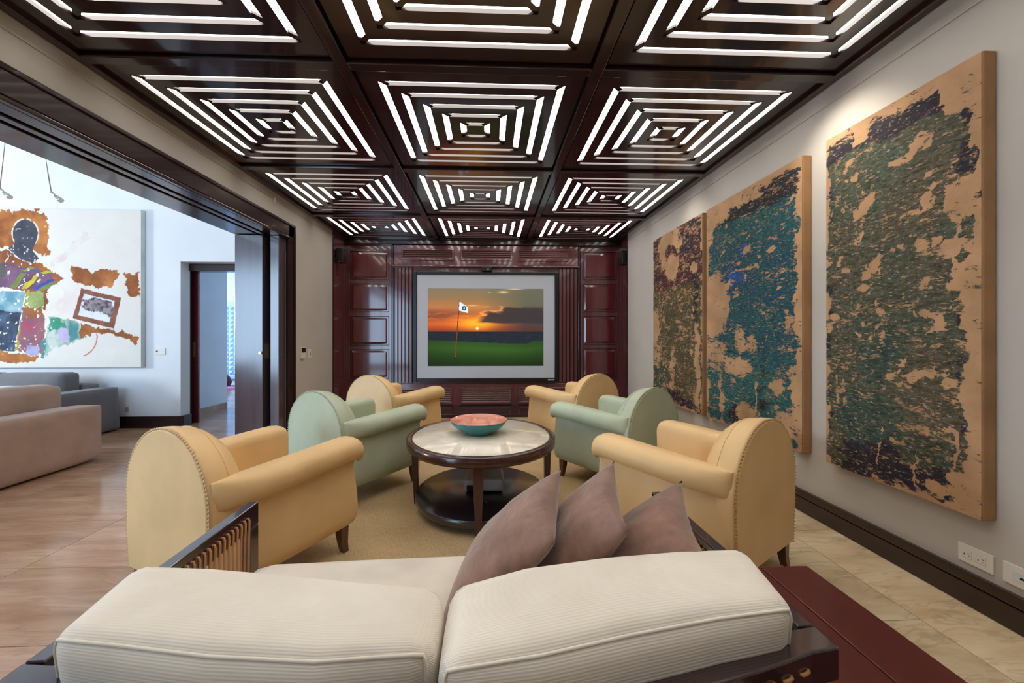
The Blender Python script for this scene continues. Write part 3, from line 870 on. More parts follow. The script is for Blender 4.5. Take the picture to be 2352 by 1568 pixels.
# farthest, maroon and olive
i3 = [rect(0, 0.0, 0.985, 0.0, 0.995, 0.78, 0.02), (0, 0.38, 0.08, 0.24, 0.09, 0.05, 0.15), (0, 0.40, 0.17, 0.17, 0.10, 0.05, 0.15), (0, 0.43, 0.135, 0.12, 0.055, 0.8, 0.15), (0, 0.44, 0.21, 0.12, 0.06, 0.05, 0.2), rect(0, 0.0, 0.13, 0.45, 0.70, 0.05, 0.2), rect(0, 0.88, 0.95, 0.55, 0.98, 0.15, 0.2), (0, 0.88, 0.255, 0.06, 0.03, 0.1), (0, 0.45, 0.80, 0.05, 0.15, 0.3), rect(0, 0.0, 0.2, 0.66, 0.8, 0.4, 0.3)]
i3 += spots(60, 0.1, 0.9, 0.35, 0.95, 0.006, 0.022, 0.2)
i3 += [rect(1, -0.1, 1.1, -0.1, 1.1, 0.45), rect(1, -0.1, 1.1, -0.1, 0.33, 0.92, 0.12), (1, 0.15, 0.85, 0.2, 0.15, 0.1)]
i3 += [rect(2, 0.6, 1.0, 0.0, 0.17, 0.62, 0.3), rect(2, -0.1, 0.08, 0, 0.35, 0.6, 0.3), rect(2, 0.85, 0.93, 0.1, 0.6, 0.6, 0.3), rect(2, 0.3, 1.0, 0.93, 1.0, 0.9, 0.3)]
mar = [(0.0, (44, 74, 66)), (0.3, (82, 78, 54)), (0.6, (86, 76, 52)), (0.8, (80, 44, 44)), (1.0, (74, 36, 46))]
canvas('maroon and olive abstract canvas, farthest along the right wall', 4.869, 3.725, 0.412, 2.385, 2.068, blob_map(330, 200, (0, 0.4, 0), i3),
       canvas_mat('maroon_abstract', mar, (42, 36, 52), (186, 160, 124), TAN, 4.2))

# ------------------------------------------------------------------ armchairs
def chair_parts():
    W = 0.322; ZA = 0.79; R = W
    P = {}
    # back: arch outline swept forward and rounded
    def outline(sx, top, n=22, z0=0.13, dz=0.0):
        pts = []
        zc = ZA - R
        pts.append((-W * 0.93 * sx, z0)); pts.append((-W * 0.985 * sx, 0.30))
        for k in range(n + 1):
            a = math.pi - math.pi * k / n
            pts.append((R * sx * math.cos(a), zc + (R * top) * math.sin(a)))
        pts.append((W * 0.985 * sx, 0.30)); pts.append((W * 0.93 * sx, z0))
        return pts
    b = MB()
    secs = [(0.0, 0.985, 0.985), (0.012, 1.0, 1.0), (0.05, 0.995, 0.985), (0.09, 0.975, 0.955), (0.125, 0.935, 0.905), (0.155, 0.87, 0.82), (0.175, 0.78, 0.70), (0.186, 0.64, 0.5)]
    b.sweep([[(x, y, z) for x, z in outline(sx, tp)] for y, sx, tp in secs], True, True)
    P['backrest'] = b.mesh('backrest')
    pn = MB(); pn.sweep([[(x, y, z) for x, z in outline(s_, s_, z0=0.137)] for y, s_ in ((0.0, 0.972), (-0.004, 0.968), (-0.007, 0.955))], True, False)
    P['back_panel'] = pn.mesh('back_panel')
    # nailheads along the rear panel edge
    path = outline(0.985, 0.985, 60)
    d = [0]
    for i in range(1, len(path)): d.append(d[-1] + math.dist(path[i], path[i - 1]))
    nl = MB(); N = int(d[-1] / 0.0165)
    for k in range(N + 1):
        s = d[-1] * k / N
        x = np.interp(s, d, [p[0] for p in path]); z = np.interp(s, d, [p[1] for p in path])
        r = 0.0074
        vs = [(x + r, -0.002, z), (x, -0.002, z + r), (x - r, -0.002, z), (x, -0.002, z - r), (x, -0.0095, z)]
        nl.add(vs, [(0, 1, 4), (1, 2, 4), (2, 3, 4), (3, 0, 4)], True)
    P['nailhead_trim'] = nl.mesh('nailhead_trim')
    pp = MB(); pp.tube([(x, 0.092, z) for x, z in outline(0.974, 0.954, 36)[2:-2]], 0.0026, 6)
    P['piping'] = pp.mesh('piping')
    # arm: flared side with rolled top, right side (+x); mirrored for the left
    def arm(sgn):
        m = MB(); secs = []
        L = 0.74
        prof = [(0.228, 0.13), (0.29, 0.125), (0.330, 0.145), (0.346, 0.20), (0.346, 0.28), (0.334, 0.37), (0.322, 0.44), (0.317, 0.474), (0.3185, 0.4775), (0.34, 0.470), (0.366, 0.476), (0.388, 0.493), (0.399, 0.52), (0.396, 0.549),
                (0.380, 0.573), (0.352, 0.588), (0.315, 0.594), (0.275, 0.593), (0.247, 0.584), (0.232, 0.566), (0.228, 0.54), (0.228, 0.30)]
        cx, cz = 0.29, 0.36
        for y, s, ov in ((0.014, 1.0, 0.04), (0.05, 1.0, 0.22), (0.09, 1.0, 0.46), (0.14, 1.0, 0.70), (0.20, 1.0, 0.88), (0.27, 1.0, 0.97), (0.34, 1.0, 1.0), (0.48, 1.0, 1.0), (0.64, 1.0, 1.0), (0.69, 0.995, 1.0), (0.716, 0.975, 1.0), (0.733, 0.935, 1.0), (0.742, 0.87, 1.0), (0.745, 0.78, 1.0)):
            lift = 0.032 * (y / L)
            ring = []
            for x, z in prof:
                if x > 0.312: x = 0.312 + (x - 0.312) * ov
                yy = y
                if z < 0.46 and y > 0.6: yy = y - 0.018 * max(0.0, (z - 0.2)) / 0.26
                ring.append((sgn * (cx + (x - cx) * s), yy, cz + (z - cz) * s + (lift if z > 0.29 else 0)))
            secs.append(ring)
        m.sweep(secs, True, True)
        return m.mesh('arm')
    P['arm_r'] = arm(1); P['arm_l'] = arm(-1)
    # seat cushion and front rail
    def rbox(name, x0, x1, y0, y1, z0, z1, r, puff):
        bm = bmesh.new(); bmesh.ops.create_cube(bm, size=2)
        bmesh.ops.subdivide_edges(bm, edges=bm.edges, cuts=9, use_grid_fill=True)
        hx, hy, hz = (x1 - x0) / 2, (y1 - y0) / 2, (z1 - z0) / 2
        for v in bm.verts:
            u = Vector(v.co); p = Vector((u.x * hx, u.y * hy, u.z * hz))
            q = Vector((max(-hx + r, min(hx - r, p.x)), max(-hy + r, min(hy - r, p.y)), max(-hz + r, min(hz - r, p.z))))
            dd = p - q
            if dd.length > 1e-6: p = q + dd.normalized() * min(r, dd.length)
            p.z += puff * (1 - u.x ** 2) * (1 - u.y ** 2) * (1 if u.z > 0 else 0)
            p.y += puff * 0.5 * (1 - u.x ** 2) * (1 - u.z ** 2) * (1 if u.y > 0 else 0)
            v.co = p + Vector(((x0 + x1) / 2, (y0 + y1) / 2, (z0 + z1) / 2))
        me = bpy.data.meshes.new(name); bm.to_mesh(me); bm.free()
        me.polygons.foreach_set('use_smooth', [True] * len(me.polygons)); return me
    P['seat_cushion'] = rbox('seat_cushion', -0.227, 0.227, 0.16, 0.735, 0.27, 0.40, 0.045, 0.03)
    P['front_rail'] = rbox('front_rail', -0.229, 0.229, 0.05, 0.72, 0.13, 0.268, 0.02, 0.0)
    # legs
    def leg(x, y, fx, fy):
        m = MB(); rings = []
        for z, s, o in ((0.14, 0.024, 0), (0.10, 0.023, 0.0), (0.05, 0.019, 0.004), (0.0, 0.016, 0.013)):
            rings.append([(x + fx * o + a * s, y + fy * o + b_ * s, z) for a, b_ in ((-1, -1), (1, -1), (1, 1), (-1, 1))])
        m.sweep(rings, True, False)
        return m.mesh('leg')
    P['legs'] = [leg(-0.265, 0.035, -0.6, -0.8), leg(0.265, 0.035, 0.6, -0.8), leg(-0.30, 0.665, -0.5, 0.8), leg(0.30, 0.665, 0.5, 0.8)]
    return P
CP = chair_parts()
def fixn(me):
    bm = bmesh.new(); bm.from_mesh(me); bmesh.ops.recalc_face_normals(bm, faces=bm.faces); bm.to_mesh(me); bm.free()
for k, me in CP.items():
    for q in (me if isinstance(me, list) else [me]): fixn(q)
def make_chair(skin, nail, panel=None):
    def mk(me, m):
        c = me.copy(); c.materials.append(m); return c
    root = empty('armchair')
    place('backrest', mk(CP['backrest'], skin), root)
    pnl = place('back_panel', mk(CP['back_panel'], panel or skin), root)
    place('nailhead_trim', mk(CP['nailhead_trim'], nail), pnl)
    place('piping', mk(CP['piping'], skin), root)
    place('arm', mk(CP['arm_l'], skin), root); place('arm', mk(CP['arm_r'], skin), root)
    place('seat_cushion', mk(CP['seat_cushion'], skin), root)
    place('front_rail', mk(CP['front_rail'], skin), root)
    for l in CP['legs']: place('leg', mk(l, M['leg_wood']), root)
    return root
yel = make_chair(M['leather_yellow'], M['nail_yellow'])
grn = make_chair(M['leather_green'], M['nail_green'])
crm = make_chair(M['leather_yellow'], M['nail_yellow'], M['leather_cream'])
spots_ = [
    (yel, (-1.374, 1.716), 27.1, 'butter yellow leather armchair in front on the left beside the sofa arm'),
    (None, (1.304, 1.789), -32.7, 'butter yellow leather armchair in front on the right beside the red bench'),
    (grn, (-1.237, 2.817), 33.5, 'sage green leather armchair between the yellow chairs on the left'),
    ('g', (1.243, 2.900), -34.0, 'sage green leather armchair between the yellow chairs on the right'),
    (crm, (-1.191, 3.926), 29.3, 'cream backed yellow armchair by the panelled wall on the left'),
    (None, (1.118, 3.969), -32.6, 'yellow leather armchair by the panelled wall on the right'),
]
for src, (x, y), a, lab in spots_:
    o = copy_tree(yel) if src is None else (copy_tree(grn) if src == 'g' else src)
    o.location = (x, y, 0.012); o.rotation_euler = (0, 0, -math.radians(a))
    tag(o, lab, 'armchair', 'leather club armchairs around the table')

# ------------------------------------------------------------------ round table
tb_ = empty('round_table', (-0.055, 2.775, 0.012)); tag(tb_, 'round dark wood coffee table with cream marble top and lower shelf', 'table')
EX, EY = 0.515, 0.56
rim = MB(); rim.lathe([(0.90, 0.425), (0.985, 0.425), (1.0, 0.44), (1.0, 0.482), (0.985, 0.488), (0.93, 0.488), (0.925, 0.47), (0.90, 0.47)], 96, EX, EY)
rim.build('rim', M['table_wood'], tb_)
top = MB(); top.lathe([(0.0, 0.44), (0.924, 0.44), (0.924, 0.482), (0.918, 0.485), (0.0, 0.4855)], 96, EX, EY)
top.build('marble_top', M['table_marble'], tb_)
shf = MB(); shf.lathe([(0.0, 0.045), (0.86, 0.045), (0.885, 0.06), (0.885, 0.095), (0.875, 0.10), (0.0, 0.10)], 96, EX, EY)
shf.build('lower_shelf', M['shelf_wood'], tb_)
for a in (0, 90, 180, 270):
    t_ = math.radians(a - 91); cx, cy = math.cos(t_) * EX * 0.90, math.sin(t_) * EY * 0.90
    bx, by = math.cos(t_) * EX * 0.895, math.sin(t_) * EY * 0.895
    m = MB(); ux, uy = math.cos(t_), math.sin(t_); rings = []
    for z, s, f in ((0.43, 0.032, 1.0), (0.25, 0.027, 1.0), (0.0, 0.017, 0.99)):
        rings.append([(cx * f + ux * s * p - uy * s * q, cy * f + uy * s * p + ux * s * q, z) for p, q in ((-0.8, -1), (0.8, -1), (0.8, 1), (-0.8, 1))])
    m.sweep(rings, True, False); m.build('leg', M['table_wood'], tb_, 0.004)

# bowl on the table
bw = empty('bowl', (-0.075, 2.80, 0.498)); tag(bw, 'coral glazed bowl with teal outside on the marble table top', 'bowl')
def glaze():
    t = NT('coral_glaze'); v = t.coord('Object')
    vo = t.node('ShaderNodeTexVoronoi'); t.link(v, vo.inputs['Vector']); vo.inputs['Scale'].default_value = 16
    n = t.noise(v, 40, 3)
    f = t.math('MULTIPLY', t.math('SUBTRACT', 0.26, t.math('ADD', vo.outputs['Distance'], t.math('MULTIPLY', n, 0.12))), 14, clamp=True)  # pale spots stand for reflected ceiling strips, painted into the glaze
    t.link(t.mix(t.math('MULTIPLY', f, 0.8), lin((214, 140, 116)), lin((240, 220, 206))), t.b.inputs['Base Color'])
    t.set(Roughness=0.12); return t.m
M['glaze'] = glaze(); M['teal_glaze'] = mat('teal_glaze', (52, 122, 122), 0.25, 0.06)
ob = MB(); ob.lathe([(0.0, 0.0), (0.095, 0.0), (0.105, 0.006), (0.15, 0.035), (0.185, 0.065), (0.203, 0.094), (0.199, 0.098)], 64, caps=False); ob.build('outer_shell', M['teal_glaze'], bw)
ib = MB(); ib.lathe([(0.203, 0.096), (0.196, 0.0985), (0.178, 0.070), (0.145, 0.042), (0.10, 0.02), (0.0, 0.012)], 64, caps=False); ib.build('inner_glaze', M['glaze'], bw)

# projector on the shelf
pj = empty('projector', (-0.035, 2.80, 0.112)); tag(pj, 'grey projector standing on the lower shelf of the round table', 'projector')
box('body', M['grey_plastic'], (-0.135, 0.135, -0.12, 0.12, 0.012, 0.095), pj, 0.018)
box('rear_panel', M['black'], (-0.12, -0.02, -0.1225, -0.117, 0.02, 0.06), pj, 0.003)
ln = MB(); ln.tube([(0.085, -0.116, 0.05), (0.085, -0.124, 0.05)], 0.02, 20); ln.build('speaker_grille', M['grey_plastic'], pj, 0.002)
for x, y in ((-0.11, -0.09), (0.11, -0.09), (-0.11, 0.09), (0.11, 0.09)):
    MB().tube([(x, y, 0.0), (x, y, 0.014)], 0.01, 10).build('foot', M['black'], pj)
MB().tube([(-0.03, -0.12, 0.04), (-0.025, -0.15, 0.035), (-0.02, -0.19, 0.01), (0.0, -0.24, 0.004), (0.03, -0.28, 0.004)], 0.004, 6).build('cable', M['black'], pj)

# ------------------------------------------------------------------ foreground sofa
SA = math.radians(1.2)
sf = empty('sofa', (-0.087, 0.735, 0.0), SA); tag(sf, 'dark wood framed sofa with corded arms and bowed back rail, in the foreground', 'sofa')
HW = 0.695
def bow(x): return -0.105 * (1 - (x / HW) ** 2)
# curved back rail: inner edge at local y = bow, 0.055 deep
def rail(name, z0, z1, din, dout, parent, m='sofa_wood'):
    mb = MB(); rings = []
    for k in range(25):
        x = -HW - 0.035 + (2 * HW + 0.07) * k / 24
        yb = bow(max(-HW, min(HW, x)))
        rings.append([(x, yb - dout, z0), (x, yb - din, z0), (x, yb - din, z1), (x, yb - dout, z1)])
    mb.sweep(rings, True, False)
    return mb.build(name, M[m], parent, 0.004)
br = rail('back_rail', 0.558, 0.62, 0.0, 0.055, sf)
rail('lower_back_rail', 0.20, 0.27, 0.0, 0.05, sf)
st = MB(); st.tube([(-0.0095, 0.002, 0.0), (-0.0075, -0.002, 0.0005), (0.0, -0.003, 0.0015), (0.0075, -0.002, 0.0025), (0.0095, 0.002, 0.003)], 0.0033, 8)
M['cord'] = mat('tan_leather_cord', (176, 122, 78), 0.5, 0.1)
stm = st.mesh('cord_stitch', M['cord'])
for k in range(33):
    x = -0.65 + 1.30 * k / 32
    o = place('cord_stitch', stm, br, loc=(x, bow(x) - 0.0555, 0.588)); o.rotation_euler = (0, 0, math.atan(0.105 * 2 * x / HW ** 2))
# cords behind the cushions on the back are hidden; arms carry visible cords
for s in (-1, 1):
    ar = empty('arm_frame'); ar.parent = sf
    x0, x1 = (HW, HW + 0.034) if s > 0 else (-HW - 0.034, -HW)
    def ab(name, b): return MB().box(*b).build(name, M['sofa_wood'], ar, 0.003)
    ab('arm_rail', (x0, x1, 0.0, 0.665, 0.545, 0.62))
    ab('front_post', (x0, x1, 0.615, 0.665, 0.0, 0.545))
    ab('rear_post', (x0, x1, -0.05, 0.0, 0.0, 0.545))
    ab('lower_rail', (x0, x1, 0.0, 0.615, 0.20, 0.27))
    xi = (x0 if s > 0 else x1); dx = -s
    cd = MB(); cd.tube([(xi - dx * 0.004, 0, 0.592), (xi + dx * 0.006, 0, 0.593), (xi + dx * 0.0085, 0, 0.585), (xi + dx * 0.007, 0, 0.54), (xi + dx * 0.0055, 0, 0.25)], 0.0036, 6)
    cme = cd.mesh('cord', M['cord'])
    for k in range(28):
        place('cord', cme, ar, loc=(0, 0.04 + 0.555 * k / 27, 0))
MB().box(-HW, HW, 0.60, 0.65, 0.20, 0.27).build('front_rail', M['sofa_wood'], sf, 0.004)
for k in range(5): box('seat_slat', M['sofa_wood'], (-HW, HW, 0.02 + 0.115 * k, 0.07 + 0.115 * k, 0.25, 0.269), sf)

def soft_block(fn, nx, ny, nz, r=0.16):
    """closed rounded block in unit coords mapped by fn(u,v,w)->(x,y,z); returns MB-like data with rib attribute"""
    bm = bmesh.new(); bmesh.ops.create_cube(bm, size=2)
    bmesh.ops.subdivide_edges(bm, edges=bm.edges, cuts=19, use_grid_fill=True)
    ribs = []
    for v in bm.verts:
        x, y, z, rib = fn(*v.co)
        v.co = (x, y, z); ribs.append(rib)
    bmesh.ops.recalc_face_normals(bm, faces=bm.faces)
    return bm, ribs

def cushion(name, mp, size, rads, puff, m, label, cat, group=None, pipe='yz', loc=(0, 0, 0)):
    """size = half extents (a,b,c) used for rounding, mp maps local metres to world"""
    a, b, c = size; r = rads
    root = empty(name, loc); tag(root, label, cat, group)
    def shape(u, v, w):
        p = Vector((u * a, v * b, w * c))
        q = Vector((max(-a + r, min(a - r, p.x)), max(-b + r, min(b - r, p.y)), max(-c + r, min(c - r, p.z))))
        d = p - q
        if d.length > 1e-6: p = q + d.normalized() * r * min(1, max(abs(d.x), abs(d.y), abs(d.z)) / r)
        e = lambda t: 1 - t * t
        p.z += math.copysign(puff[2], w) * e(u) * e(v) * abs(w)
        p.y += math.copysign(puff[1], v) * e(u) * e(w) * abs(v)
        p.x += math.copysign(puff[0], u) * e(v) * e(w) * abs(u)
        return p
    def fn(u, v, w):
        p = shape(u, v, w); x, y, z = mp(p.x, p.y, p.z)
        return x - loc[0], y - loc[1], z - loc[2], v * b + w * c
    bm, ribs = soft_block(fn, 1, 1, 1)
    me = bpy.data.meshes.new(name + '_body'); bm.to_mesh(me); bm.free()
    me.polygons.foreach_set('use_smooth', [True] * len(me.polygons))
    at = me.attributes.new('rib', 'FLOAT', 'POINT'); at.data.foreach_set('value', ribs)
    me.materials.append(m)
    place('cushion_body', me, root)
    # piping around the front and back faces
    for vv in (-1, 1):
        pts = []
        n = 24; K = 0.985
        loop = [(-1 + 2 * k / n, 1) for k in range(n)] + [(1, 1 - 2 * k / n) for k in range(n)] + [(1 - 2 * k / n, -1) for k in range(n)] + [(-1, -1 + 2 * k / n) for k in range(n)]
        for (u, w) in loop:
            p = shape(u, vv, w) if pipe == 'yz' else shape(u, w, vv)
            x, y, z = mp(p.x, p.y, p.z); pts.append((x - loc[0], y - loc[1], z - loc[2]))
        t = MB(); t.tube(pts, 0.0031, 6, True); t.build('piping', m, root)
    return root

# back cushions follow the bowed rail (world coordinates, then moved to an object origin)
def back_map(near, far, zlo, zhi, a, b, c, sag):
    xs_n = [p[0] for p in near]; xs_f = [p[0] for p in far]
    n = len(near)
    def mp(x, y, z):
        u = (x / a + 1) / 2; v = (y / b + 1) / 2; w = (z / c + 1) / 2
        t = u * (n - 1)
        def samp(P):
            tt = max(0, min(n - 1, t)); i = min(n - 2, int(tt)); f = tt - i
            ex = t - tt
            px = P[i][0] * (1 - f) + P[i + 1][0] * f; py = P[i][1] * (1 - f) + P[i + 1][1] * f
            s = (P[-1][0] - P[0][0]) / (n - 1)
            return px + ex * s, py
        nx_, ny_ = samp(near); fx, fy = samp(far)
        zz = zlo + (zhi - zlo) * w - sag * 4 * max(0, u * (1 - u)) * w
        lean = (1 - w) * 0.05
        return nx_ * (1 - v) + fx * v, ny_ * (1 - v) + fy * v + lean, zz
    return mp
L_near = [(-0.728, 0.668), (-0.60, 0.648), (-0.44, 0.620), (-0.27, 0.604), (-0.089, 0.615)]
L_far = [(-0.775, 0.888), (-0.60, 0.872), (-0.44, 0.845), (-0.27, 0.812), (-0.089, 0.780)]
R_near = [(-0.078, 0.578), (0.08, 0.600), (0.24, 0.637), (0.40, 0.668), (0.565, 0.690)]
R_far = [(-0.078, 0.782), (0.08, 0.848), (0.26, 0.880), (0.44, 0.898), (0.605, 0.900)]
cushion('back_cushion', back_map(L_near, L_far, 0.30, 0.70, 0.33, 0.11, 0.20, 0.0), (0.33, 0.11, 0.20), 0.035, (0.008, 0.02, 0.012), M['corduroy'], 'cream ribbed corduroy back cushion on the left half of the sofa', 'cushion', 'corduroy back cushions', loc=(-0.43, 0.74, 0.30))
cushion('back_cushion', back_map(R_near, R_far, 0.30, 0.70, 0.33, 0.11, 0.20, 0.0), (0.33, 0.11, 0.20), 0.035, (0.008, 0.02, 0.014), M['corduroy'], 'cream ribbed corduroy back cushion on the right half of the sofa, below the pillows', 'cushion', 'corduroy back cushions', loc=(0.26, 0.75, 0.30))
def seat_map(x, y, z):
    return (-0.095 + x, 1.158 + y + 0.02 * x, 0.36 + z)
cushion('seat_cushion', seat_map, (0.672, 0.197, 0.085), 0.05, (0.0, 0.02, 0.03), M['seat_cloth'], 'long ivory seat cushion of the foreground sofa', 'cushion', pipe='xy', loc=(-0.095, 1.158, 0.275))

# taupe velvet pillows
def pillow(loc, rot, size, thick, label, seed):
    n = 28; rr = np.random.RandomState(seed)
    g = np.linspace(-1, 1, n); U, V = np.meshgrid(g, g)
    pinch = 0.10
    X = size * U * (1 - pinch * (1 - V ** 2) * np.abs(U)); Y = size * V * (1 - pinch * (1 - U ** 2) * np.abs(V))
    Z = thick * (np.clip((1 - U ** 2) * (1 - V ** 2), 0, 1)) ** 0.5
    dn = (vnoise((n, n), 4, 3, seed) - 0.5) * 0.02 * (1 - U ** 2) * (1 - V ** 2)
    vs = [(X[i, j], Y[i, j], Z[i, j] + dn[i, j]) for i in range(n) for j in range(n)] + [(X[i, j], Y[i, j], -Z[i, j] + dn[i, j]) for i in range(n) for j in range(n)]
    fs = []
    for i in range(n - 1):
        for j in range(n - 1):
            a = i * n + j; fs.append((a, a + 1, a + n + 1, a + n)); b = a + n * n; fs.append((b, b + n, b + n + 1, b + 1))
    m = MB(); m.add(vs, fs, True); me = m.mesh('throw_pillow', M['velvet'])
    bm = bmesh.new(); bm.from_mesh(me); bmesh.ops.remove_doubles(bm, verts=bm.verts, dist=0.0005); bmesh.ops.recalc_face_normals(bm, faces=bm.faces); bm.to_mesh(me); bm.free()
    o = place('throw_pillow', me); o.location = loc; o.rotation_euler = rot
    tag(o, label, 'pillow', 'taupe velvet pillows on the sofa')
    return o
# local z is the pillow's normal, local y runs up its face
def pmat(normal, up):
    n = Vector(normal).normalized(); u = Vector(up); u = (u - n * u.dot(n)).normalized(); x = u.cross(n)
    return Matrix((x, u, n)).transposed().to_euler()
pillow((0.05, 1.106, 0.605), pmat((-0.68, 0.10, 0.70), (0.68, -0.2, 0.70)), 0.205, 0.068, 'taupe velvet pillow leaning leftmost of the three on the sofa', 3)
pillow((0.236, 1.107, 0.612), pmat((-0.74, 0.13, 0.62), (0.60, -0.2, 0.77)), 0.205, 0.068, 'taupe velvet pillow between the other two pillows on the sofa', 4)
pillow((0.404, 1.06, 0.590), pmat((-0.66, 0.12, 0.70), (0.66, -0.30, 0.69)), 0.195, 0.068, 'taupe velvet pillow rightmost of the three, against the sofa arm', 5)

# ------------------------------------------------------------------ reddish bench beside the sofa
bn = empty('bench', (0.87, 0.72, 0.0)); tag(bn, 'low reddish brown wooden bench beside the right sofa arm', 'bench')
box('top_board', M['red_wood'], (-0.155, 0.0 - 0.0012, -0.52, 0.507, 0.415, 0.45), bn, 0.003)
box('top_board', M['red_wood'], (0.0012, 0.155, -0.52, 0.507, 0.415, 0.45), bn, 0.003)
for x0, x1 in ((-0.14, -0.095), (0.095, 0.14)):
    for y0 in (-0.49, 0.43):
        box('leg', M['red_wood'], (x0, x1, y0, y0 + 0.05, 0, 0.415), bn, 0.003)
for x0, x1 in ((-0.13, -0.108), (0.108, 0.13)):
    box('apron', M['red_wood'], (x0, x1, -0.44, 0.43, 0.34, 0.414), bn, 0.002)
for y0 in (-0.475, 0.445):
    box('apron', M['red_wood'], (-0.095, 0.095, y0, y0 + 0.022, 0.34, 0.414), bn, 0.002)

# ------------------------------------------------------------------ living room beyond the opening
lw = MB()
lw.box(-9.5, -4.0, YL, YL + 0.16, -0.1, 4.3)
lw.box(-4.0, XF + 0.01, YL, YL + 0.16, 2.15, 4.3)
lwo = lw.build('wall_living_far', M['white_plaster']); tag(lwo, 'bright white far wall of the living room behind the figure painting', 'wall', kind='structure')
lc = box('ceiling_living', M['white_plaster'], (-9.7, XF + 0.3, -2.6, YL + 0.2, 4.3, 4.45)); tag(lc, 'white ceiling of the living room', 'ceiling', kind='structure')
ls = MB(); ls.box(-9.7, -9.5, -2.6, 0.8, -0.1, 4.3); ls.box(-9.7, -9.5, 3.8, YL, -0.1, 4.3); ls.box(-9.7, -9.5, 0.8, 3.8, -0.1, 0.5); ls.box(-9.7, -9.5, 0.8, 3.8, 3.0, 4.3)
lso = ls.build('wall_living_left', M['white_plaster']); tag(lso, 'white living room wall with the window', 'wall', kind='structure')
lfm = MB(); lfm.box(-9.7, -7.9, -2.6, -2.4, -0.1, 4.3); lfm.box(-3.0, XF, -2.6, -2.4, -0.1, 4.3); lfm.box(-7.9, -3.0, -2.6, -2.4, 3.2, 4.3)
lf = lfm.build('wall_living_front', M['white_plaster']); tag(lf, 'white front wall of the living room', 'wall', kind='structure')
lup = box('wall_living_right', M['white_plaster'], (XF - 0.02, XF + 0.3, -2.6, YL + 0.16, 3.0, 4.3)); tag(lup, 'white wall above the sliding opening on the living room side', 'wall', kind='structure')
wn = empty('window_1', (-9.6, 2.3, 0.5)); tag(wn, 'white framed living room window', 'window', kind='structure')
for b in ((-0.05, 0.05, -1.5, -1.44, 0, 2.5), (-0.05, 0.05, 1.44, 1.5, 0, 2.5), (-0.05, 0.05, -1.44, 1.44, 0, 0.06), (-0.05, 0.05, -1.44, 1.44, 2.44, 2.5), (-0.04, 0.04, -0.03, 0.03, 0.06, 2.44)):
    box('window_frame', M['white_plastic'], b, wn)
wn2 = empty('window_2', (-5.45, -2.5, 0.0)); tag(wn2, 'dark framed glazed doors in the living room front wall', 'window', kind='structure')
for b in ((-2.45, -2.37, -0.04, 0.04, 0, 3.2), (2.37, 2.45, -0.04, 0.04, 0, 3.2), (-2.37, 2.37, -0.04, 0.04, 3.12, 3.2), (-0.05, 0.05, -0.04, 0.04, 0, 3.12), (-2.37, 2.37, -0.04, 0.04, 0, 0.05)):
    box('window_frame', M['dark_wood'], b, wn2)
# curved dark baseboard of the living-room wall, rounding the corner into the door reveal
cb = MB()
arc = [math.pi / 2 * k / 8 for k in range(9)]
outer = [(-9.5, YL - 0.022)] + [(-4.03 + 0.052 * math.sin(a), YL + 0.03 - 0.052 * math.cos(a)) for a in arc] + [(-3.978, YL + 0.16)]
inner = [(-3.999, YL + 0.16), (-3.999, YL - 0.001), (-9.5, YL - 0.001)]
cb.prism(outer + inner, 0.0, 0.15)
tag(cb.build('baseboard_living', M['dark_wood_h']), 'dark baseboard curving into the hall doorway', 'baseboard', kind='structure')
# hall door: frame and half-open sliding leaf
dh = empty('door_2', (-3.6, YL + 0.2, 0)); tag(dh, 'dark brown framed sliding door to the hall, half open', 'door', kind='structure')
def hp(name, b, m='dark_wood', par=None): return box(name, M[m], (b[0] + 3.6, b[1] + 3.6, b[2] - YL - 0.2, b[3] - YL - 0.2, b[4], b[5]), par or dh, 0.004)
hp('jamb', (-4.11, -4.03, YL + 0.165, YL + 0.26, 0, 2.15))
hp('head', (-4.03, XF, YL + 0.14, YL + 0.26, 2.05, 2.15))
lf_ = hp('door_leaf', (-4.15, -3.97, YL + 0.27, YL + 0.31, 0, 2.10), 'panel_wood')
hp('recessed_pull', (-4.06, -4.01, YL + 0.262, YL + 0.272, 0.90, 1.10), 'brass', lf_)
hp('strike_plate', (-4.075, -4.05, YL + 0.158, YL + 0.168, 0.92, 1.08), 'steel')
# hall
hw = MB(); hw.box(-4.47, -4.35, YL + 0.30, 6.56, -0.1, 2.8); hw.box(-8.5, -4.35, 6.56, 6.68, -0.1, 2.8) ; hw.box(-8.5, -8.4, 6.6, 9.9, -0.1, 2.8); hw.box(XF, XF + 0.1, YL + 0.16, 9.9, -0.1, 2.8)
tag(hw.build('wall_hall_left', M['white_plaster']), 'white hall wall seen through the half open door', 'wall', kind='structure')
tag(box('wall_hall_far', M['white_plaster'], (-8.5, XF, 9.75, 9.9, -0.1, 2.8)), 'white far wall of the hall with a relief panel', 'wall', kind='structure')
tag(box('ceiling_hall', M['white_plaster'], (-8.5, XF + 0.1, YL + 0.16, 9.9, 2.8, 2.9)), 'white hall ceiling', 'ceiling', kind='structure')
tag(box('baseboard_hall', M['marble_brown_lit'], (-4.35, -4.335, YL + 0.32, 6.66, 0, 0.09)), 'stone baseboard of the hall wall', 'baseboard', kind='structure')
rp = empty('relief_panel', (-6.58, 9.72, 0.14)); tag(rp, 'pale blue carved relief panel on the hall far wall', 'wall panel')
M['relief'] = mat('pale_blue_lacquer', (196, 212, 226), 0.5, 0.03)
fr = MB(); fr.box(-0.62, 0.62, -0.03, 0.02, 0, 0.09); fr.box(-0.62, 0.62, -0.03, 0.02, 1.76, 1.85); fr.box(-0.62, -0.53, -0.03, 0.02, 0.09, 1.76); fr.box(0.53, 0.62, -0.03, 0.02, 0.09, 1.76)
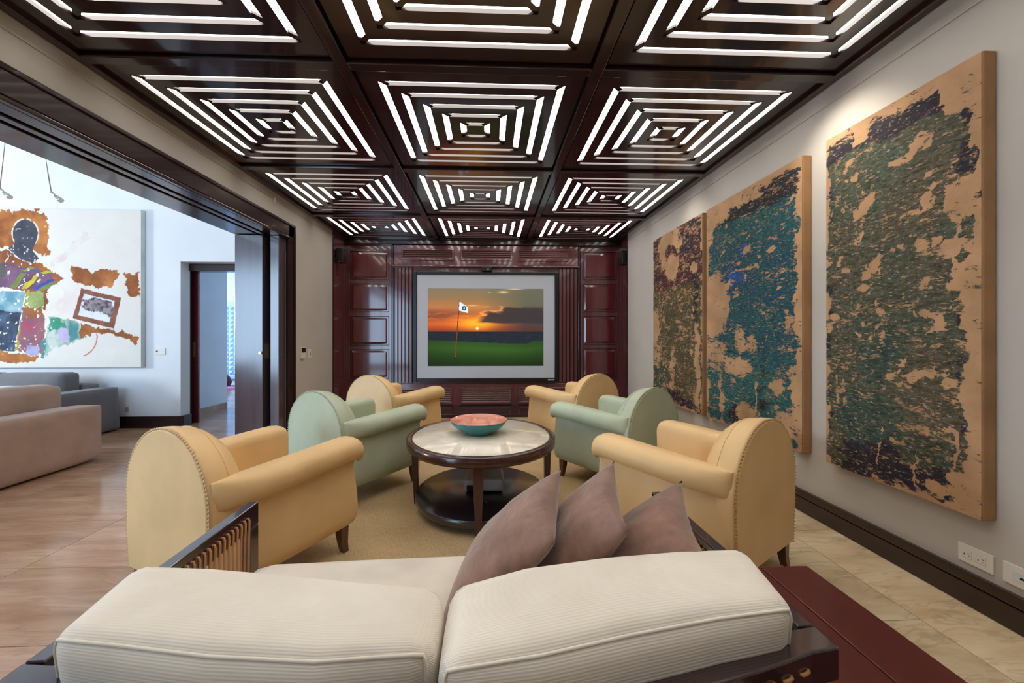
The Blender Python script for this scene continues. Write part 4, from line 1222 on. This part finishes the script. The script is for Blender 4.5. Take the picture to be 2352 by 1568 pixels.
fr.build('panel_frame', M['relief'], rp, 0.006)
box('panel_back', M['relief'], (-0.53, 0.53, -0.005, 0.02, 0.09, 1.76), rp)
pyr = MB(); s = 0.053; pyr.add([(-s, 0, -s), (s, 0, -s), (s, 0, s), (-s, 0, s), (0, -0.045, 0)], [(0, 1, 4), (1, 2, 4), (2, 3, 4), (3, 0, 4)])
pym = pyr.mesh('relief_pyramid', M['relief'])
for i in range(9):
    for j in range(15): place('relief_pyramid', pym, rp, loc=(-0.47 + 0.1175 * i, -0.006, 0.15 + 0.1105 * j))
hr = MB(); hr.box(-6.9, -5.2, 8.95, 9.55, 0.0005, 0.012)
M['magenta'] = fabric('magenta_wool', (186, 70, 130), 200)
tag(hr.build('hall_rug', M['magenta']), 'magenta striped rug on the hall floor', 'rug')
fc = empty('floor_cushion', (-6.24, 9.40, 0.012)); tag(fc, 'dark brown pointed floor cushion before the relief panel', 'cushion')
m = MB(); m.lathe([(0.16, 0.0), (0.2, 0.08), (0.16, 0.2), (0.07, 0.3), (0.0, 0.36)], 20); m.build('cushion_body', M['maroon_cloth'], fc)
MB().tube([(0, 0, 0.35), (0, 0, 0.385)], 0.012, 8).build('button', M['maroon_cloth'], fc)

# switch and outlet on the living wall (face -Y)
wall_thing('light_switch', 'white switch plate on the living room wall beside the painting', 'switch', (-4.25, YL, 0.985), [('plate', 'white_plastic', (-0.062, 0.062, -0.008, 0, -0.042, 0.042)), ('rocker', 'black', (-0.05, -0.03, -0.012, -0.008, -0.008, 0.012))], 0)
wall_thing('wall_outlet', 'white outlet above the living room baseboard beside the grey sofa', 'outlet', (-4.66, YL, 0.24), [('plate', 'white_plastic', (-0.035, 0.035, -0.008, 0, -0.055, 0.055)), ('socket', 'grey_plastic', (-0.018, 0.018, -0.011, -0.008, -0.03, 0.03))], 0)

# ------------------------------------------------------------------ figure painting in the living room
def figure_painting():
    h, w = 300, 300
    # pixel frame of the visible part: x 0..1350, y 60..1500 ; canvas reaches a little further left
    XA, XB, YA, YB_ = -110.0, 1350.0, 60.0, 1500.0
    x = np.linspace(XA, XB, w)[None, :] * np.ones((h, 1)); y = np.linspace(YA, YB_, h)[:, None] * np.ones((1, w))
    nA = vnoise((h, w), 26, 4, 21, 0.6) - 0.5; nB = vnoise((h, w), 26, 4, 22, 0.6) - 0.5
    nC = vnoise((h, w), 10, 5, 23, 0.6); nD = vnoise((h, w), 60, 2, 24, 0.6); nE = vnoise((h, w), 16, 4, 25, 0.6)
    img = np.zeros((h, w, 3)); img[:] = (224, 218, 208); img += (nC[..., None] - 0.5) * 10
    def inside(poly, rough):
        px = x + nA * rough * 1.9; py = y + nB * rough * 1.9
        r = np.zeros((h, w), bool); n = len(poly)
        for i in range(n):
            x1, y1 = poly[i]; x2, y2 = poly[(i + 1) % n]
            if y1 == y2: continue
            c = ((y1 > py) != (y2 > py)) & (px < (x2 - x1) * (py - y1) / (y2 - y1) + x1); r ^= c
        return r
    def paint(poly, c1, c2, rough=30, n=None, alpha=1.0):
        nonlocal img
        k = (nC if n is None else n)[..., None]; k = np.clip((k - 0.3) / 0.4, 0, 1)
        c = np.array(c1, float) * (1 - k) + np.array(c2, float) * k
        mk = inside(poly, rough)[..., None] * alpha
        img = img * (1 - mk) + c * mk
    OR1, OR2 = (136, 76, 34), (190, 122, 62)
    # faint pink brush strokes
    paint([(490, 560), (830, 270), (880, 330), (560, 590)], (214, 190, 184), (224, 214, 206), 50, nE, 0.7)
    paint([(640, 780), (800, 690), (800, 1000), (560, 1010)], (222, 200, 194), (226, 214, 206), 120, nE, 0.7)
    # ochre halo around the head
    paint([(40, 70), (400, 68), (490, 130), (490, 480), (440, 500), (350, 420), (60, 415), (30, 340), (-80, 330), (-110, 200), (10, 170)], OR1, OR2, 70)
    # shoulders and robe
    paint([(-110, 420), (60, 430), (180, 480), (330, 560), (430, 540), (560, 640), (640, 690), (560, 730), (500, 800), (490, 980), (300, 900), (280, 800), (-110, 740)], (120, 66, 40), (164, 96, 54), 40)
    paint([(-110, 540), (120, 560), (330, 600), (540, 640), (530, 720), (420, 770), (290, 790), (-110, 760)], (86, 60, 84), (120, 84, 110), 20)
    for a in ((140, 770, 250, 640, (128, 140, 70)), (240, 780, 380, 660, (206, 186, 50)), (340, 790, 520, 690, (60, 84, 170)), (400, 800, 540, 720, (124, 146, 84)), (240, 620, 330, 590, (140, 150, 80)), (420, 640, 490, 615, (214, 200, 60)), (330, 610, 390, 600, (70, 96, 180))):
        x0, y0, x1, y1, c = a
        paint([(x0, y0), (x1, y1), (x1 + 40, y1 + 10), (x0 + 60, y0 + 8)], c, tuple(v * 0.85 for v in c), 16)
    paint([(20, 560), (110, 560), (120, 680), (20, 680)], (54, 66, 60), (86, 84, 80), 20)
    paint([(-110, 545), (20, 550), (20, 580), (-110, 590)], (60, 80, 170), (70, 90, 180), 12)
    # teal sky block and night-blue block
    paint([(-110, 800), (290, 815), (250, 1010), (-110, 960)], (90, 140, 156), (150, 180, 186), 10, nE)
    paint([(-110, 960), (250, 1005), (190, 1350), (-110, 1340)], (34, 44, 66), (70, 92, 116), 12, nE)
    paint([(300, 800), (330, 790), (220, 1340), (190, 1350)], (186, 160, 60), (160, 140, 50), 8)
    paint([(330, 800), (460, 820), (470, 960), (290, 950)], (130, 146, 84), (168, 176, 110), 30)
    paint([(260, 960), (440, 960), (470, 1080), (430, 1370), (220, 1350)], (124, 84, 110), (158, 100, 100), 30)
    paint([(270, 950), (440, 950), (460, 1050), (280, 1060)], (140, 84, 44), (160, 98, 58), 40)
    paint([(250, 1080), (400, 1080), (380, 1200), (240, 1200)], (160, 70, 84), (146, 90, 120), 40)
    paint([(300, 1290), (420, 1300), (400, 1390), (280, 1370)], (130, 130, 180), (170, 166, 200), 30)
    # green sleeve
    paint([(530, 1040), (700, 1080), (850, 1120), (860, 1230), (660, 1290), (560, 1320), (470, 1400), (450, 1260), (500, 1120)], (110, 150, 130), (196, 206, 196), 40, nE)
    paint([(520, 1050), (600, 1060), (680, 1130), (700, 1180), (520, 1160)], (40, 130, 104), (70, 150, 120), 50, nE)
    paint([(590, 1150), (680, 1150), (670, 1270), (590, 1260)], (176, 160, 196), (198, 190, 210), 30)
    paint([(700, 1090), (770, 1110), (770, 1240), (680, 1270)], (60, 120, 128), (110, 156, 160), 30)
    paint([(430, 1250), (480, 1230), (460, 1420), (430, 1410)], (50, 120, 130), (90, 150, 140), 20)
    # ochre strokes on the right
    paint([(690, 560), (860, 590), (900, 640), (940, 610), (1140, 640), (1080, 770), (940, 770), (820, 740), (740, 690)], OR1, OR2, 50)
    paint([(1180, 640), (1290, 660), (1340, 620), (1345, 850), (1250, 860), (1220, 740)], OR1, OR2, 60)
    paint([(780, 1100), (900, 1130), (1050, 1140), (1160, 1160), (1330, 1240), (1320, 1290), (1200, 1240), (1080, 1190), (900, 1190), (800, 1250)], OR1, OR2, 50)
    paint([(-110, 1340), (60, 1345), (400, 1395), (370, 1440), (220, 1460), (-110, 1400)], OR1, OR2, 40)
    # picture within the picture
    paint([(800, 780), (1170, 865), (1100, 1145), (720, 1055)], (120, 70, 52), (150, 92, 70), 8, nE)
    paint([(825, 830), (1110, 895), (1060, 1090), (770, 1025)], (206, 212, 220), (222, 226, 232), 6, nE)
    paint([(830, 880), (930, 870), (1080, 910), (1090, 960), (1070, 1040), (800, 960)], (84, 70, 76), (150, 138, 142), 40, nD)
    # dark head with neck
    t = ((x + nA * 6 - 288) / 112) ** 2 + ((y + nB * 6 - 285) / 125) ** 2
    head = t < 1
    neck = inside([(190, 330), (390, 340), (355, 440), (410, 515), (350, 555), (250, 520), (130, 425), (190, 380)], 8)
    hd = (head | neck)[..., None]
    halo = ((((x - 288) / 126) ** 2 + ((y - 285) / 139) ** 2 < 1) & (nD > 0.42))[..., None] & ~hd
    img = np.where(halo, np.array([216, 206, 190.0]), img)
    img = np.where(hd, np.array([62, 64, 76.0]) + (nE[..., None] - 0.5) * 50, img)
    # flaked white specks
    fk = (nD > 0.74) & (nE > 0.45) & (x < 560) & (y > 420) & (y < 1400)
    img = np.where(fk[..., None], np.array([226, 222, 214.0]), img)
    fk2 = (vnoise((h, w), 70, 1, 41) > 0.88) & hd[..., 0]
    img = np.where(fk2[..., None], np.array([176, 178, 184.0]), img)
    # thin red line
    ln_ = (np.abs(np.hypot(x - 760, y - 1220) - 185) < 5) & (x > 820) & (y > 1180) & (y < 1400)
    img = np.where(ln_[..., None], np.array([196, 110, 100.0]), img)
    return s2l(np.clip(img, 0, 255))
fp = empty('figure_painting', (-5.5, YL, 0.78)); tag(fp, 'large pale painting of a dark figure with ochre patches in the living room', 'painting')
# visible canvas: X -6.42-.. to -4.44 ; height 2.01
x0, x1 = -6.38, -4.44
MB().box(x0 + 5.5, x1 + 5.5, -0.062, -0.002, 0.005, 2.015).build('stretcher', M['pale_cloth'], fp, 0.003)
image_grid('painted_face', figure_painting(), (x0 + 5.5 + 0.002, -0.0632, 2.013), (x1 - x0 - 0.004, 0, 0), (0, 0, -2.006), attr_mat('figure_paint', 0, 0.75, 0.3, 0.15), fp)

# ------------------------------------------------------------------ living-room seating
def softbox(name, b, r, m, parent, puff=(0, 0, 0), taper=0.0):
    x0, x1, y0, y1, z0, z1 = b; hx, hy, hz = (x1 - x0) / 2, (y1 - y0) / 2, (z1 - z0) / 2
    bm = bmesh.new(); bmesh.ops.create_cube(bm, size=2); bmesh.ops.subdivide_edges(bm, edges=bm.edges, cuts=11, use_grid_fill=True)
    for v in bm.verts:
        u = Vector(v.co); p = Vector((u.x * hx, u.y * hy, u.z * hz))
        q = Vector((max(-hx + r, min(hx - r, p.x)), max(-hy + r, min(hy - r, p.y)), max(-hz + r, min(hz - r, p.z))))
        d = p - q
        if d.length > 1e-6: p = q + d.normalized() * min(r, d.length)
        e = lambda t: 1 - t * t
        p.x += math.copysign(puff[0], u.x) * e(u.y) * e(u.z); p.y += math.copysign(puff[1], u.y) * e(u.x) * e(u.z); p.z += math.copysign(puff[2], u.z) * e(u.x) * e(u.y)
        if taper:
            k = 1 - taper * (u.z + 1) / 2; p.x *= k; p.y *= k
        v.co = p + Vector(((x0 + x1) / 2, (y0 + y1) / 2, (z0 + z1) / 2))
    me = bpy.data.meshes.new(name); bm.to_mesh(me); bm.free(); me.polygons.foreach_set('use_smooth', [True] * len(me.polygons)); me.materials.append(m)
    return place(name, me, parent)
ps = empty('beige_sofa', (-4.25, 2.85, 0)); tag(ps, 'rose beige slipcovered sofa seen from behind in the living room', 'sofa')
softbox('back_frame', (0.28, 0.53, -1.15, 1.08, 0.02, 0.535), 0.035, M['pink_linen'], ps, (0.01, 0.0, 0.01))
softbox('base', (-0.45, 0.29, -1.15, 1.05, 0.02, 0.30), 0.03, M['pink_linen'], ps)
softbox('seat_cushion', (-0.45, 0.10, -0.93, 0.83, 0.30, 0.44), 0.05, M['pink_linen'], ps, (0.01, 0, 0.02))
for y0, y1 in ((-0.95, -0.05), (-0.04, 1.0)):
    softbox('back_cushion', (0.0, 0.26, y0, y1, 0.40, 0.735), 0.06, M['pink_linen'], ps, (0.02, 0, 0.02))
softbox('arm', (-0.45, -0.03, 0.86, 1.08, 0.02, 0.53), 0.04, M['pink_linen'], ps, (0, 0.01, 0.01))
softbox('arm', (-0.45, 0.27, -1.15, -0.95, 0.02, 0.53), 0.04, M['pink_linen'], ps)
gs = empty('grey_sofa', (-6.05, 4.68, 0)); tag(gs, 'slate grey slipcovered sofa under the figure painting', 'sofa')
softbox('base', (-1.3, 1.16, -0.40, 0.40, 0.02, 0.32), 0.03, M['grey_linen'], gs)
a_ = softbox('arm', (1.16, 1.40, -0.42, 0.46, 0.02, 0.55), 0.025, M['grey_linen'], gs, (0.0, 0, 0), 0.05)
softbox('arm', (-1.5, -1.29, -0.42, 0.42, 0.02, 0.55), 0.025, M['grey_linen'], gs)
softbox('back_frame', (-1.29, 1.16, 0.28, 0.45, 0.02, 0.60), 0.03, M['grey_linen'], gs)
for x0_, x1_ in ((-1.25, -0.48), (-0.46, 0.32), (0.34, 1.10)):
    softbox('back_cushion', (x0_, x1_, 0.06, 0.28, 0.40, 0.755), 0.05, M['grey_linen'], gs, (0, 0.03, 0.0))
softbox('seat_cushion', (-1.28, 1.15, -0.42, 0.10, 0.32, 0.44), 0.04, M['grey_linen'], gs)
wp = empty('small_pillow', (-5.15, 4.50, 0.44)); tag(wp, 'small pale pillow with a maroon end on the grey sofa', 'pillow')
softbox('pillow_body', (-0.20, 0.06, -0.07, 0.07, 0, 0.20), 0.05, M['pale_cloth'], wp, (0, 0.03, 0)); softbox('pillow_end', (0.06, 0.14, -0.06, 0.06, 0.01, 0.19), 0.04, M['maroon_cloth'], wp)

# hanging spot lamps on rods in the living room
def spot_lamp(xt, jx, jz, label):
    o = empty('hanging_spot_lamp', (xt, 4.6, 4.3)); tag(o, label, 'lamp', 'hanging spot lamps in the living room')
    x, z = jx - xt, jz - 4.3
    MB().tube([(0, 0, 0.0), (x, 0, z)], 0.006, 8).build('rod', M['steel'], o)
    MB().tube([(x, 0, z), (x + 0.05, 0, z - 0.05)], 0.012, 10).build('socket', M['steel'], o)
    MB().tube([(x + 0.045, 0, z - 0.045), (x + 0.085, 0, z - 0.08), (x + 0.11, 0, z - 0.1)], 0.026, 14, taper=[0.6, 1.0, 1.0]).build('lamp_head', M['steel'], o)
    MB().tube([(0, 0, -0.02), (0, 0, 0.0)], 0.04, 16).build('ceiling_mount', M['steel'], o)
spot_lamp(-5.17, -4.92, 2.806, 'steel spot lamp hanging on a thin rod, right one of two')
spot_lamp(-5.32, -5.47, 2.837, 'steel spot lamp hanging on a thin rod, left one at the picture edge')
